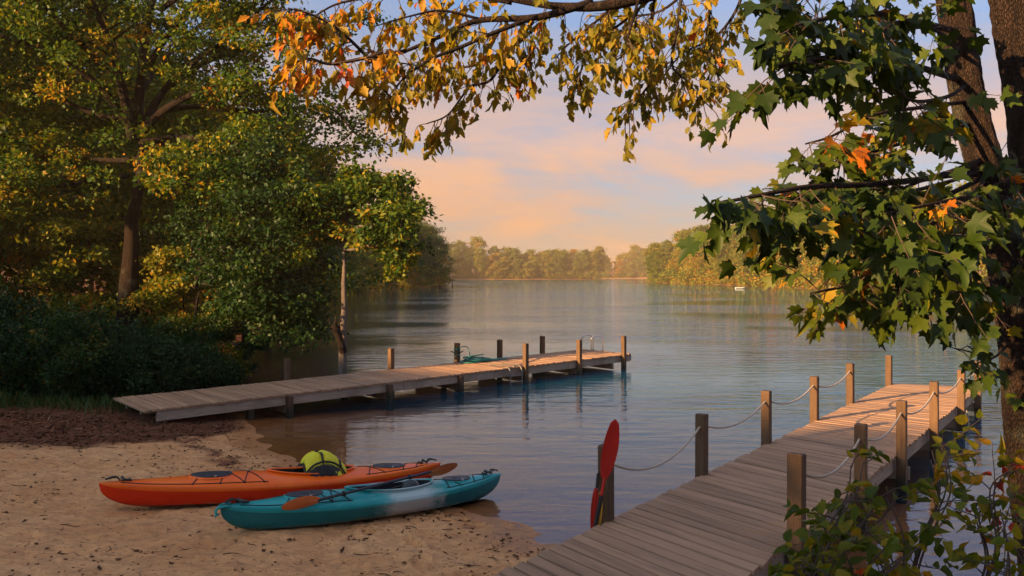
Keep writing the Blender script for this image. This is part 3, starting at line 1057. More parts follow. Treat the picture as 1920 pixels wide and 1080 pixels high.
# ------------------------------------------------------------------ kayaks
def kayak(Pl, Pr, zl, zr, L, beam_w, mats, name_lab, hatches, cock, bung, seed, crown=.085, damaged=False):
    """Pl/Pr: ground position of the two ends (local -x at Pl); zl/zr: keel height under each end"""
    Pl = Vector(Pl); Pr = Vector(Pr)
    base = Vector(((Pl.x + Pr.x) / 2, (Pl.y + Pr.y) / 2, (zl + zr) / 2))
    root = empty('kayak', base, name_lab, 'kayak', None)
    yaw = math.atan2(Pr.y - Pl.y, Pr.x - Pl.x)
    pitch = -math.atan2(zr - zl, L)
    root.rotation_euler = (0, pitch, yaw)
    deckm, hullm = mats
    HL = L / 2; HB = beam_w / 2

    def b_(s):
        return HB * max(1 - abs(s) ** 2.15, 0.0) ** .92 + .012 * (1 - s * s) ** .2 if abs(s) < 1 else 0.004

    def zs_(s): return .235 + .085 * abs(s) ** 2.2
    s0 = .68

    def zk_(s):
        a = abs(s)
        z = .035 * a ** 2.5
        if a > s0:
            q = min((a - s0) / (1 - s0), 1)
            z += (zs_(s) - .02 - .035) * (1 - math.sqrt(max(1 - q ** 2.4, 0)))
        return min(z, zs_(s) - .012)

    def cr_(s):
        base_c = crown * (1 - abs(s) ** 2.4)
        # higher foredeck in front of the cockpit
        c0 = cock[0]
        return base_c + .028 * math.exp(-((s - (c0 - .18)) / .22) ** 2) - .012 * math.exp(-((s - (cock[1] + .12)) / .16) ** 2)

    def zd_(s, y):
        b = max(b_(s), 1e-4)
        q = min(abs(y) / b, 1)
        return zs_(s) + cr_(s) * (1 - q ** 1.9) ** .9

    sc, sh = (cock[0] + cock[1]) / 2, (cock[1] - cock[0]) / 2
    cw = cock[2]

    def w_(s):
        q = (s - sc) / sh
        if abs(q) >= 1: return 0.0
        # egg shaped: fuller towards the seat end
        return cw * math.sqrt(1 - q * q) * (1 + .10 * q)
    S = sorted(set([-1 + 2 * i / 90 for i in range(91)] + [sc + sh * math.cos(math.pi * i / 26) for i in range(27)] + [.955, .975, .99, -.955, -.975, -.99]))
    # hull
    prof = [(1.0, .80), (.985, .74), (.93, .45), (.80, .19), (.46, .055), (0.0, 0.0)]
    rows = []
    for s in S:
        b = b_(s); zs = zs_(s); zk = zk_(s); h = zs - zk
        half = [(b * f, zk + h * g) for f, g in prof]
        row = [(s * HL, y, z) for y, z in half] + [(s * HL, -y, z) for y, z in reversed(half[:-1])]
        rows.append(row)
    mb = MB(); mb.grid(rows)
    hull = mb.build('hull', hullm, root, smooth=40, weld=True)
    # deck with the gunwale band; the cockpit left open
    NY = 9
    for side in (1,):
        mb = MB()
        for sg in (1, -1):
            rows = []
            for s in S:
                b = b_(s); zs = zs_(s); zk = zk_(s); h = zs - zk; w = w_(s)
                row = [(s * HL, sg * b, zk + h * .80), (s * HL, sg * (b + .006), zs - h * .10), (s * HL, sg * b * .985, zs + .004)]
                for k in range(1, NY + 1):
                    y = b * .985 + (w - b * .985) * k / NY
                    row.append((s * HL, sg * y, zd_(s, y) + .004))
                rows.append(row)
            mb.grid(rows)
        me = mb.mesh('deck', deckm, 35, weld=True, recalc=False)
        bm = bmesh.new(); bm.from_mesh(me)
        bmesh.ops.dissolve_degenerate(bm, dist=1e-5, edges=bm.edges[:])
        bmesh.ops.recalc_face_normals(bm, faces=bm.faces)
        for f in bm.faces: f.smooth = True
        bm.to_mesh(me); bm.free()
        link('deck', me, root)
    # closing wall inside (liner), rim (coaming)
    ell = [(sc + sh * math.cos(2 * math.pi * i / 48)) for i in range(48)]
    ring = []
    for i in range(48):
        a = 2 * math.pi * i / 48
        s = sc + sh * math.cos(a)
        q = math.cos(a)
        y = cw * math.sin(a) * (1 + .10 * q)
        ring.append((s, y))

    def rp(k, out, dz):
        s, y = ring[k % 48]
        ds = (s - sc); n = math.hypot(ds * HL, y) or 1
        return Vector((s * HL + ds * HL / n * out, y + y / n * out, zd_(s, max(abs(y), .001)) + dz))
    rows = []
    for k in range(48):
        rows.append([rp(k, -.012, -.02), rp(k, -.010, .030), rp(k, .004, .038), rp(k, .024, .034), rp(k, .026, .026), rp(k, .010, .020), rp(k, .012, -.01)])
    mb = MB(); mb.grid(rows, close_u=True)
    mb.build('cockpit_rim', deckm, root, smooth=True)
    rows = []
    for k in range(48):
        s, y = ring[k]
        rows.append([rp(k, -.011, .018), rp(k, -.014, -.05), Vector((sc * HL + (s - sc) * HL * .97, y * 1.02, .06)), Vector((sc * HL + (s - sc) * HL * .9, y * .8, .035)), Vector((sc * HL, 0, .03))])
    mb = MB(); mb.grid(rows, close_u=True)
    mb.build('cockpit_liner', M['black'], root, smooth=True)
    # seat with padded back
    st = empty('seat', (0, 0, 0)); st.parent = root
    xb = (sc + sh * .42) * HL
    rows = []
    for i in range(9):
        u = i / 8
        row = []
        for j in range(11):
            v = j / 10 * 2 - 1
            row.append((xb - .34 + u * .34, v * .185, .085 + .05 * abs(v) ** 3 + .035 * (1 - u) - .015 * math.sin(math.pi * u)))
        rows.append(row)
    mb = MB(); mb.grid(rows); o = mb.build('seat_pan', M['black'], st, smooth=True)
    so = o.modifiers.new('t', 'SOLIDIFY'); so.thickness = .03
    rows = []
    for i in range(9):
        u = i / 8
        row = []
        for j in range(11):
            v = j / 10 * 2 - 1
            row.append((xb + .02 + u * .06 - .05 * v * v, v * .17 * (1 - .15 * u), .12 + u * .24 - .05 * v * v * u))
        rows.append(row)
    mb = MB(); mb.grid(rows); o = mb.build('seat_back', M['black'], st, smooth=True)
    so = o.modifiers.new('t', 'SOLIDIFY'); so.thickness = .035
    for sg in (1, -1):
        mb = MB(); mb.tube(catmull([(xb + .03, sg * .15, .27), (xb - .12, sg * .19, .24), (xb - .3, sg * .2, .21)], 5), .012, 6)
        mb.build('seat_strap', M['hatch'], st)
    # hatches
    for hs, ha, hb in hatches:
        def hp_(a, k, dz):
            x = hs * HL + math.cos(a) * ha * k; y = math.sin(a) * hb * k
            return Vector((x, y, zs_(hs) + cr_(hs) * (1 - (min(abs(y) / b_(x / HL), .95)) ** 1.9) ** .9 * .35 + cr_(hs) * .62 + dz))
        rows = []
        for i in range(32):
            a = 2 * math.pi * i / 32
            rows.append([hp_(a, 1.0, -.03), hp_(a, 1.02, .010), hp_(a, .985, .020), hp_(a, .90, .021), hp_(a, .86, .013), hp_(a, .5, .016), hp_(a, .30, .017), hp_(a, .27, .024), hp_(a, 0.02, .026)])
        mb = MB(); mb.grid(rows, close_u=True)
        ho = mb.build('hatch', M['hatch'], root, smooth=40)
        rows = []
        for i in range(32):
            a = 2 * math.pi * i / 32
            rows.append([hp_(a, 1.16, -.012), hp_(a, 1.12, .004), hp_(a, 1.04, .007), hp_(a, 1.0, -.01)])
        mb = MB(); mb.grid(rows, close_u=True); mb.build('hatch_rim', deckm, ho, smooth=True)
        mb = MB(); t = hp_(-math.pi / 2, 1.0, .012); mb.box(t, (.03, .012, .03), ch=.003); mb.build('latch', M['steel'], ho)

    def on(s, yf, dz=.008):
        y = b_(s) * yf
        return Vector((s * HL, y, zd_(s, abs(y)) + dz))
    # bungee cords and pad eyes: list of polylines in (s, fraction of half beam)
    for poly in bung:
        pts = []
        for (a, c) in zip(poly[:-1], poly[1:]):
            for i in range(8):
                t = i / 8
                pts.append(on(a[0] + (c[0] - a[0]) * t, a[1] + (c[1] - a[1]) * t))
        pts.append(on(*poly[-1]))
        mb = MB(); mb.tube(pts, .0062, 6); mb.build('bungee_cord', M['cord'], root, smooth=True)
        for pnt in poly:
            if abs(pnt[1]) > .7:
                mb = MB(); mb.box(on(pnt[0], pnt[1], .004), (.028, .022, .018), ch=.004); mb.build('pad_eye', M['black'], root)
    # perimeter deck lines
    for sg in (1, -1):
        for s1, s2 in ((-.90, cock[0] - .04), (cock[1] + .04, .86)):
            pts = [on(s1 + (s2 - s1) * i / 20, sg * (.84 if abs(s1 + (s2 - s1) * i / 20) < .8 else .84 - (abs(s1 + (s2 - s1) * i / 20) - .8) * 2.0), .007) for i in range(21)]
            mb = MB(); mb.tube(pts, .0055, 6); mb.build('deck_line', M['cord'], root, smooth=True)
    # carry toggles
    for e in (-1, 1):
        tg = empty('carry_handle', (0, 0, 0)); tg.parent = root
        p = on(e * .90, 0, .02); p2 = on(e * .965, 0, .02)
        mb = MB()
        mb.tube(catmull([p, p + Vector((e * .05, .03, .035)), p2 + Vector((e * .01, 0, .015)), p + Vector((e * .05, -.03, .035)), p], 5), .009, 6)
        mb.build('loop', M['cord'], tg, smooth=True)
        mb = MB()
        q0 = p + Vector((-e * .03, -.075, .012)); q1 = p + Vector((-e * .03, .075, .012))
        mb.tube([q0, q0.lerp(q1, .1), q0.lerp(q1, .5), q0.lerp(q1, .9), q1], [.012, .019, .015, .019, .012], 8)
        mb.build('grip', M['black'], tg, smooth=50)
        mb = MB(); mb.box(on(e * .86, 0, .012), (.05, .04, .03), ch=.006); mb.box(on(e * .85, .0, .018), (.02, .09, .02), ch=.005)
        mb.build('fitting', M['black'], tg)
    if damaged:
        # frayed cord end wound round the bow
        mb = MB(); rr = random.Random(3)
        tip = Vector((-HL, 0, zs_(-1)))
        mb.tube(catmull([tip + Vector((.10, -.03, -.005)), tip + Vector((.03, -.045, .0)), tip + Vector((-.03, -.02, -.015)), tip + Vector((-.05, .0, -.05)), tip + Vector((-.03, -.03, -.085))], 5), [.016 - .0003 * i for i in range(21)], 7)
        mb.tube(catmull([tip + Vector((.12, .02, .012)), tip + Vector((.02, .0, .018)), tip + Vector((-.04, -.015, -.02)), tip + Vector((-.06, -.03, -.10))], 5), .010, 7)
        mb.build('frayed_tape', M['k_teal'], root, smooth=True)
    return root, on, zd_, zs_, HL


def fb(c0):
    """zigzag of bungee cord ahead of the cockpit"""
    return [[(c0 - .44, .84), (c0 - .37, .0), (c0 - .44, -.84)],
            [(c0 - .30, -.84), (c0 - .17, .84)], [(c0 - .30, .84), (c0 - .17, -.84)],
            [(c0 - .17, -.84), (c0 - .06, .84)], [(c0 - .17, .84), (c0 - .06, -.84)]]


def rb(c1):
    return [[(c1 + .06, -.84), (c1 + .17, .84)], [(c1 + .06, .84), (c1 + .17, -.84)], [(c1 + .40, .8), (c1 + .44, 0), (c1 + .40, -.8)], [(c1 + .30, -.84), (c1 + .40, .84)]]


oc = (-.115, .40, .205)
k1, on1, zd1, zs1, HL1 = kayak((-4.58, 9.72), (-1.0, 12.04), .235, -.035, 4.28, .66, (M['k_orange'], M['k_red']),
                               'orange touring kayak with a red lower hull and a yellow life vest in its cockpit', [(-.43, .235, .155), (.635, .215, .14)], oc, fb(-.115) + rb(.40), 1)
tcp = (-.22, .40, .195)
k2, on2, zd2, zs2, HL2 = kayak((-2.97, 8.93), (-.17, 11.46), .185, -.05, 3.80, .63, (M['k_teal'], M['k_teal2']),
                               'scuffed teal and white kayak on the sand with a paddle laid over it', [(-.50, .21, .14), (.61, .20, .13)], tcp, fb(-.22) + rb(.40), 2, damaged=True)


def paddle_blade(mb, p0, d, side, length, width, thick=.012, spoon=.03):
    """asymmetric spoon blade growing from p0 along d"""
    d = Vector(d).normalized(); side = Vector(side); side = (side - d * side.dot(d)).normalized(); n = d.cross(side)
    for f in (1, -1):
        rows = []
        for i in range(19):
            t = i / 18
            w = width / 2 * (math.sin(math.pi * min(t * .86 + .06, 1)) ** .62) * (1 - .12 * t)
            if t > .93: w *= math.sqrt(max(1 - ((t - .93) / .075) ** 2, .02))
            sh = .10 * width * (t - .3)
            row = []
            for j in range(-5, 6):
                v = j / 5
                rib = .012 * math.exp(-(v / .16) ** 2) * (1 - t * .75)
                zz = f * (thick * .5 * (1 - abs(v) ** 3) + rib * (1 if f > 0 else .3)) + spoon * (v * v * .5) * math.sin(math.pi * t) + spoon * t * t * .6
                row.append(p0 + d * (t * length) + side * (v * w + sh) + n * zz)
            rows.append(row)
        mb.grid(rows)


# paddle lying across the teal kayak
pd = empty('paddle', (-1.6, 9.9, .42), 'black shafted paddle with two orange blades resting across the teal kayak', 'paddle')
pl_ = Vector((-2.335, 9.08, .445)); pr_ = Vector((-.745, 10.93, .475))
dr = (pr_ - pl_).normalized()
pm = MB(); pm.tube([pl_ + dr * .40, pl_ + dr * .9, pr_ - dr * .85, pr_ - dr * .36], .0175, 10); pm.build('shaft', M['black'], pd, smooth=40, org=pd.location)
midp = pl_.lerp(pr_, .50)
mb = MB(); mb.tube([midp - dr * .07, midp + dr * .07], .0205, 10); mb.build('ferrule', M['hatch'], pd, org=pd.location)
for f in (.31, .71):
    mb = MB(); c_ = pl_.lerp(pr_, f); mb.tube([c_ - dr * .012, c_ + dr * .012], .030, 10); mb.build('drip_ring', M['black'], pd, org=pd.location)
for p, d in ((pl_ + dr * .43, -dr), (pr_ - dr * .40, dr)):
    mb = MB()
    paddle_blade(mb, p, d, (0.36, -.32, .88), .47, .18)
    mb.tube([p - d * .07, p + d * .16], [.016, .008], 8)
    mb.build('blade', M['orange_blade'], pd, smooth=True, org=pd.location)

# red paddle leaning on the first post of the near dock
p1 = left_pts[0]
px_ = p1.x; py_ = p1.y
pd2 = empty('paddle', (px_ - .13, py_ - .12, 0), 'red bladed paddle standing upright against the first post of the rope-railed dock', 'paddle')
foot = at(1113, 1010, 8.36); foot.z = max(foot.z, .2)
foot = Vector((px_ - .19, py_ - .16, .10))
head = at(1134, 897, 8.40)
tip = at(1150, 786, 8.44)
dd_ = (tip - head).normalized()
mb = MB(); mb.tube([foot, foot.lerp(head, .5), head + dd_ * .02], .016, 10); mb.build('shaft', M['red_blade'], pd2, smooth=40, org=pd2.location)
mb = MB(); g0 = foot; g1 = foot.lerp(head, .80); mb.tube([g0, g0.lerp(g1, .9), g1], [.021, .021, .023], 10); mb.build('grip', M['black'], pd2, smooth=40, org=pd2.location)
mb = MB(); paddle_blade(mb, head, dd_, (.94, .34, 0), (tip - head).length, .178, spoon=-.03); mb.build('blade', M['red_blade'], pd2, smooth=True, org=pd2.location)
pd3 = empty('paddle', (px_ - .1, py_ - .05, 0), 'second paddle behind the upright red one, its red and yellow blade low beside the post', 'paddle')
h3 = at(1137, 915, 8.50); t3 = at(1127, 992, 8.50)
h3 = Vector((px_ - .105, h3.y, h3.z)); t3 = Vector((px_ - .15, t3.y, t3.z))
d3 = (t3 - h3).normalized()
mb = MB(); mb.tube([h3 + Vector((.005, 0, .0)), h3 + Vector((.02, .02, .14))], .014, 8); mb.build('shaft', M['black'], pd3, org=pd3.location)
mb = MB(); paddle_blade(mb, h3, d3, (.95, .3, 0), .42, .09); mb.build('blade', M['red_blade'], pd3, smooth=True, org=pd3.location)
mb = MB(); paddle_blade(mb, h3 + Vector((.045, .02, -.04)), d3, (.95, .3, 0), .40, .07); mb.build('blade', M['yellow_blade'], pd3, smooth=True, org=pd3.location)

# life vest slumped in the orange cockpit
lv = empty('life_vest', (0, 0, 0), 'yellow life vest with black straps slumped in the orange kayak', 'life vest')
lv.location = k1.location; lv.rotation_euler = k1.rotation_euler
cx = (oc[0] + oc[1]) / 2 * HL1 + .14
zb = .25


def vest_pt(u, v, off=0.0):
    """u along the arch, v across it"""
    ang = R(160) - u * R(172)
    rx, rz = .27, .265
    x = cx + math.cos(ang) * (rx + off) + .02 * v
    z = zb + max(math.sin(ang), -.25) * (rz + off) + .045 * math.cos(ang) * -1
    y = v * (.205 - .05 * abs(u - .45)) - .015
    z -= .07 * abs(v) ** 2.2 + .02 * math.sin(5 * v + 3 * u)
    return Vector((x, y, z))


cuts = [(.02, .33), (.35, .62), (.64, .93)]
for a0, a1 in cuts:
    mb = MB()
    rows = []
    for i in range(13):
        t = i / 12
        u = a0 + (a1 - a0) * t
        row = []
        for j in range(17):
            v = j / 16 * 2 - 1
            puff = .042 * (max(0, 1 - (2 * t - 1) ** 4)) ** .5 * (max(0, 1 - abs(v) ** 5)) ** .5
            row.append(vest_pt(u, v, puff + .004 * math.sin(13 * v + 7 * u * 3)))
        rows.append(row)
    mb.grid(rows)
    rows2 = [[vest_pt(a0 + (a1 - a0) * i / 12, j / 16 * 2 - 1, -.012) for j in range(17)] for i in range(13)]
    mb.grid(rows2)
    mb.build('foam_panel', M['yellow'], lv, smooth=True)
for u in (.015, .34, .63, .935):
    mb = MB(); mb.tube([vest_pt(u, v / 8 - 1, .026) for v in range(17)], .012, 6); mb.build('strap', M['cord'], lv, smooth=True)
for v0, v1 in ((-.95, -.90), (.93, .95)):
    mb = MB(); mb.tube([vest_pt(i / 16 * .95, v0, .012) for i in range(17)], .014, 6); mb.build('strap', M['cord'], lv, smooth=True)
rows = []
rr = random.Random(8)
for i in range(13):
    u = i / 12
    row = []
    for j in range(13):
        v = j / 12 * 2 - 1
        k = .92 + .06 * math.sin(i * 2.3 + j * 1.7) + rr.uniform(-.04, .04)
        ang = R(175) - u * R(185)
        row.append(Vector((cx + math.cos(ang) * .20 * k, v * .185, zb - .10 + max(math.sin(ang), -.2) * .24 * k - .05 * abs(v) ** 2)))
    rows.append(row)
mb = MB(); mb.grid(rows); mb.build('black_lining', M['black'], lv, smooth=True)
cap = [vest_pt(i / 16 * .93, -.97, .0) for i in range(17)]
cb2 = Vector((cx, -.19, zb - .16)); rows = []
for i, p in enumerate(cap):
    rows.append([p, p.lerp(cb2, .3) + Vector((0, -.035 + rr.uniform(-.02, .015), 0)), p.lerp(cb2, .6) + Vector((0, -.05 + rr.uniform(-.02, .02), 0)), Vector((p.x * .75 + cx * .25, -.215, zb - .13))])
mb = MB(); mb.grid(rows); mb.build('black_side', M['black'], lv, smooth=True)
mb = MB()
for k in range(5):
    x = cx - .20 + k * .055
    mb.tube(catmull([(x, -.20, zb + .05 - .02 * k), (x + .02, -.235, zb - .03), (x + .05 * rr.uniform(-1, 1), -.215, zb - .12), (x + .03, -.18, zb - .15)], 4), .014, 6)
mb.build('strap', M['black'], lv, smooth=True)
mb = MB()
rows = []
for i in range(9):
    t = i / 8
    row = []
    for j in range(9):
        v = j / 8 * 2 - 1
        row.append(Vector((cx + .08 + .15 * t + v * (.075 - .028 * t), -.205 - .02 * math.sin(math.pi * t) - .022 * (1 - v * v), zb + .09 - .21 * t)))
    rows.append(row)
mb.grid(rows); rows = [[p + Vector((0, .035, 0)) for p in r_] for r_ in rows]; mb.grid(rows)
mb.build('shoulder_pad', M['yellow'], lv, smooth=True)
mb = MB(); mb.box((cx - .19, -.235, zb + .02), (.04, .02, .03), ch=.005); mb.build('buckle', M['orange_blade'], lv)
mb = MB(); mb.tube([vest_pt(.93, -.4, .04) + Vector((0, 0, .01)), vest_pt(.80, -.3, .05)], .018, 8); mb.build('buckle', M['steel'], lv)

# ------------------------------------------------------------------ trees and plants
def rnd_dirs(n, rng, zbias=0.0):
    v = rng.normal(size=(n, 3)); v[:, 2] += zbias
    return norm(v)


def cluster_leaves(centres, rad, n_per, size, rng, flat=.45, tint_c=None, tint_var=.16, droop=.25):
    """tufts of leaves: centres (m,3), rad (m,)"""
    m = len(centres)
    C0 = np.repeat(centres, n_per, 0)
    Rr = np.repeat(rad, n_per)
    off = rng.normal(size=(m * n_per, 3))
    off = norm(off) * (rng.random((m * n_per, 1)) ** .45)
    off[:, 2] *= flat
    P = C0 + off * Rr[:, None]
    A = norm(off * np.array([1, 1, .6]) + rng.normal(size=P.shape) * .65)
    A[:, 2] -= droop
    N = rng.normal(size=P.shape) * .75; N[:, 2] += 1.0
    S = size * (.65 + .7 * rng.random(len(P)))
    tc = rng.random(m) if tint_c is None else tint_c
    t = np.repeat(tc, n_per) + rng.normal(size=len(P)) * tint_var
    return P, A, N, S, np.clip(t, 0, 1)


def grow_tree(seed, height, r0, lean, limbs, crown_low, spread, leaf_size, n_tuft, n_per, tuft_r, mats, tint=(.4, .18), limb_mat=None,
              fork=None, trunk_top=.92, up=.35, flat=.5, seg=10, shape=SMALL, tuft_from=.25):
    """returns (wood mesh, crown mesh). limbs: int, or list of local polylines"""
    rng = np.random.default_rng(seed)
    rr = random.Random(seed)
    wood = MB()
    n = 14
    tp = []
    wob = Vector((0, 0, 0))
    for i in range(n + 1):
        t = i / n
        wob += Vector((rr.gauss(0, 1), rr.gauss(0, 1), 0)) * (height * .006)
        tp.append(Vector((lean[0] * t ** 1.3, lean[1] * t ** 1.3, height * trunk_top * t - .25 * (1 - t))) + wob * (t ** .7))
    tr_ = [r0 * (1.45 if i == 0 else (1.12 if i == 1 else 1)) * (1 - .86 * (i / n) ** .9) + .008 for i in range(n + 1)]
    wood.tube(tp, tr_, seg)
    L = []
    if isinstance(limbs, int):
        for k in range(limbs):
            f = crown_low + (1 - crown_low) * (k + rr.random() * .7) / limbs
            f = min(f, .97)
            i = f * n
            p0 = tp[int(i)].lerp(tp[min(int(i) + 1, n)], i - int(i))
            az = k * 2.399 + rr.uniform(-.4, .4)
            # rounded crown: longest limbs just above the lowest
            q = (f - crown_low) / (1 - crown_low)
            ln = spread * (math.sin(math.pi * min(.22 + q * .72, 1)) ** .8) * rr.uniform(.8, 1.15)
            rise = ln * (up * (.3 + q * 1.3))
            pts = [p0]
            for j in range(1, 5):
                t = j / 4
                pts.append(p0 + Vector((math.cos(az) * ln * t, math.sin(az) * ln * t, rise * t ** .8 - ln * .10 * t * t)) + Vector((rr.gauss(0, 1), rr.gauss(0, 1), rr.gauss(0, .8))) * ln * .045)
            L.append((catmull(pts, 3), max(tr_[int(i)] * .5, .02)))
    else:
        for pts, rad in limbs:
            L.append((catmull(pts, 4), rad))
    cents = []
    for pts, rad in L:
        m = len(pts)
        wood.tube(pts, [rad * (1 - .85 * i / (m - 1)) + .006 for i in range(m)], max(5, seg - 4))
        ln = sum((pts[i + 1] - pts[i]).length for i in range(m - 1))
        ns = max(3, int(n_tuft))
        for k in range(ns):
            f = tuft_from + (1 - tuft_from) * (k + rr.random()) / ns
            i = min(int(f * (m - 1)), m - 2)
            p = pts[i].lerp(pts[i + 1], f * (m - 1) - i)
            dirv = (pts[i + 1] - pts[i]).normalized()
            sidev = Vector((rr.gauss(0, 1), rr.gauss(0, 1), rr.gauss(.25, .55))).normalized()
            e = p + (dirv * .6 + sidev).normalized() * (ln * rr.uniform(.10, .34) * (1.15 - f * .5))
            mid = p.lerp(e, .5) + Vector((0, 0, ln * .02))
            wood.tube([p, mid, e], [max(rad * .25, .012), max(rad * .16, .009), .005], 4, caps=False)
            cents.append(e)
            for _ in range(2):
                cents.append(e + Vector((rr.gauss(0, 1), rr.gauss(0, 1), rr.gauss(0, .5))) * tuft_r * .9)
        cents.append(pts[-1])
    cents = np.array([tuple(c) for c in cents])
    rad = tuft_r * (.6 + .8 * rng.random(len(cents)))
    tc = np.clip(rng.normal(tint[0], tint[1], len(cents)), 0, 1)
    P, A, N, S, T = cluster_leaves(cents, rad, n_per, leaf_size, rng, flat, tc)
    wm_ = wood.mesh('trunk', mats[0], True)
    cm_ = leaves_mesh('crown', P, A, N, S, shape, mats[1], T)
    return wm_, cm_


def plant(name, meshes, loc, rotz=0, sc=1.0, label=None, cat=None, group=None, names=('trunk', 'crown')):
    o = empty(name, loc, label, cat, group)
    o.rotation_euler = (0, 0, rotz)
    o.scale = (sc, sc, sc) if not hasattr(sc, '__len__') else sc
    for nm, me in zip(names, meshes):
        link(nm, me, o)
    return o


# ---- the big oak on the left, limbs laid out as they grow
bx, by = -11.4, 26.0
tb = Vector((bx, by, gz(bx, by)))


def lp_(pts):
    return [at(x, y, Y_) - tb for x, y, Y_ in pts]


oak_limbs = [
    (lp_([(250, 262, 26), (235, 190, 25.6), (215, 110, 25), (190, 40, 24.5), (150, -60, 24)]), .17),
    (lp_([(256, 255, 26), (262, 170, 26.2), (275, 60, 26.5), (300, -60, 27), (320, -170, 27)]), .17),
    (lp_([(262, 250, 26), (300, 180, 26), (345, 130, 25.5), (430, 70, 25), (520, -10, 25)]), .13),
    (lp_([(265, 248, 26), (310, 205, 25.5), (380, 170, 25), (470, 158, 24.5), (560, 150, 24)]), .13),
    (lp_([(262, 268, 26), (350, 258, 25.8), (430, 278, 25), (500, 300, 24.5), (560, 335, 24)]), .10),
    (lp_([(250, 300, 26), (330, 290, 26), (430, 330, 25.5), (500, 345, 25)]), .08),
    (lp_([(240, 235, 26), (190, 165, 25.5), (110, 110, 25), (10, 70, 24.5), (-80, 40, 24)]), .12),
    (lp_([(232, 225, 26), (180, 215, 26), (90, 180, 26), (-10, 175, 26)]), .10),
    (lp_([(245, 300, 26), (190, 300, 26.5), (110, 290, 27), (20, 310, 27)]), .08),
    (lp_([(252, 190, 26.2), (300, 120, 28), (360, 60, 30), (430, 0, 31)]), .10),
    (lp_([(222, 140, 25.4), (210, 70, 27), (180, -20, 29), (120, -100, 30)]), .10),
    (lp_([(262, 150, 26.2), (320, 60, 25), (400, -30, 24), (480, -110, 24)]), .10),
    (lp_([(225, 150, 25.3), (150, 80, 25), (60, -10, 24), (-20, -80, 24)]), .10),
    (lp_([(310, 206, 25.5), (380, 200, 26.5), (480, 210, 26.5), (610, 200, 26), (665, 250, 25.5)]), .09),
    (lp_([(320, 158, 26), (400, 110, 27), (520, 80, 27), (640, 60, 27)]), .10),
    (lp_([(255, 320, 26), (300, 330, 25), (370, 350, 24), (450, 370, 23.5)]), .07),
    (lp_([(240, 330, 26), (170, 340, 25), (90, 350, 24.5), (20, 340, 24)]), .07),
    (lp_([(300, 20, 27), (420, -60, 27), (560, -60, 27), (650, -30, 27)]), .08),
    (lp_([(280, 262, 26), (400, 300, 27), (520, 330, 27.5), (600, 300, 27)]), .07),
]
oak_limbs = [(p_, r_ * 1.0) for p_, r_ in oak_limbs]
wm_, cm_ = grow_tree(41, 7.2, .42, (.45, 0), oak_limbs, .5, 7, .135, 13, 78, .52, (M['bark_dark'], M['leaf_oak']), (.40, .19), seg=16, flat=.5, tuft_from=.34)
plant('oak_tree', (wm_, cm_), tb, label='largest oak on the left, its dark trunk forking low above the shrubs', cat='tree')

# ---- low spreading tree at the water's edge
bx, by = -8.9, 24.2
tb = Vector((bx, by, gz(bx, by)))
low_limbs = [
    (lp_([(365, 540, 24.2), (385, 480, 24), (420, 450, 23.5), (480, 430, 23), (560, 420, 22.5)]), .07),
    (lp_([(372, 500, 24.2), (400, 400, 24), (440, 340, 23.5), (500, 300, 23)]), .07),
    (lp_([(375, 520, 24.2), (430, 500, 24), (500, 510, 23.5), (560, 560, 23), (565, 600, 23)]), .06),
    (lp_([(375, 530, 24.2), (420, 540, 23.5), (470, 570, 23), (510, 610, 22.6)]), .05),
    (lp_([(375, 510, 24.2), (440, 450, 25), (520, 460, 25.5), (585, 490, 25.5)]), .06),
    (lp_([(370, 490, 24.2), (420, 400, 25.5), (500, 360, 26), (570, 390, 26)]), .06),
    (lp_([(372, 500, 24.2), (430, 420, 23), (500, 390, 22.5), (550, 400, 22)]), .06),
    (lp_([(372, 520, 24.2), (410, 480, 23), (450, 500, 22.5), (490, 540, 22)]), .05),
    (lp_([(372, 500, 24.2), (380, 400, 25), (380, 330, 26), (400, 290, 26)]), .05),
]
wm_, cm_ = grow_tree(43, 2.6, .13, (.35, 0), low_limbs, .5, 4, .115, 13, 100, .46, (M['bark_dark'], M['leaf_dark']), (.42, .16), seg=10, flat=.7)
plant('leaning_tree', (wm_, cm_), tb, label='low dense dark green tree leaning out over the water beside the shrubs', cat='tree')

# ---- tree standing in the water behind the dock
bx, by = at(641, 728, 22.3).x, 22.3
tb = Vector((bx, by, -.3))
wl_limbs = [
    (lp_([(650, 450, 22.3), (690, 400, 22), (740, 385, 21.8), (755, 400, 21.5)]), .05),
    (lp_([(652, 440, 22.3), (680, 380, 22), (720, 350, 22), (735, 350, 22)]), .05),
    (lp_([(650, 430, 22.3), (655, 370, 22.3), (665, 330, 22.3)]), .05),
    (lp_([(648, 440, 22.3), (615, 400, 22), (590, 370, 22)]), .045),
    (lp_([(648, 470, 22.3), (620, 450, 22.6), (590, 440, 22.8), (570, 470, 23)]), .04),
    (lp_([(652, 470, 22.3), (700, 460, 22), (750, 470, 21.8), (750, 500, 21.8)]), .04),
    (lp_([(650, 450, 22.3), (680, 430, 23.5), (730, 420, 24.5)]), .04),
    (lp_([(650, 440, 22.3), (630, 400, 23.5), (600, 420, 24.3)]), .04),
    (lp_([(652, 430, 22.3), (710, 420, 21), (760, 440, 20.6)]), .04),
]
top_z = (at(650, 400, 22.3) - tb).z
wm_, cm_ = grow_tree(47, top_z, .125, (.15, 0), wl_limbs, .5, 3, .12, 9, 70, .32, (M['bark_pale'], M['leaf_oak']), (.42, .16), seg=12, flat=.65, trunk_top=1.0)
wt = plant('tree', (wm_, cm_), tb, label='slender tree standing in the lake behind the long dock, with a broken stub', cat='tree')
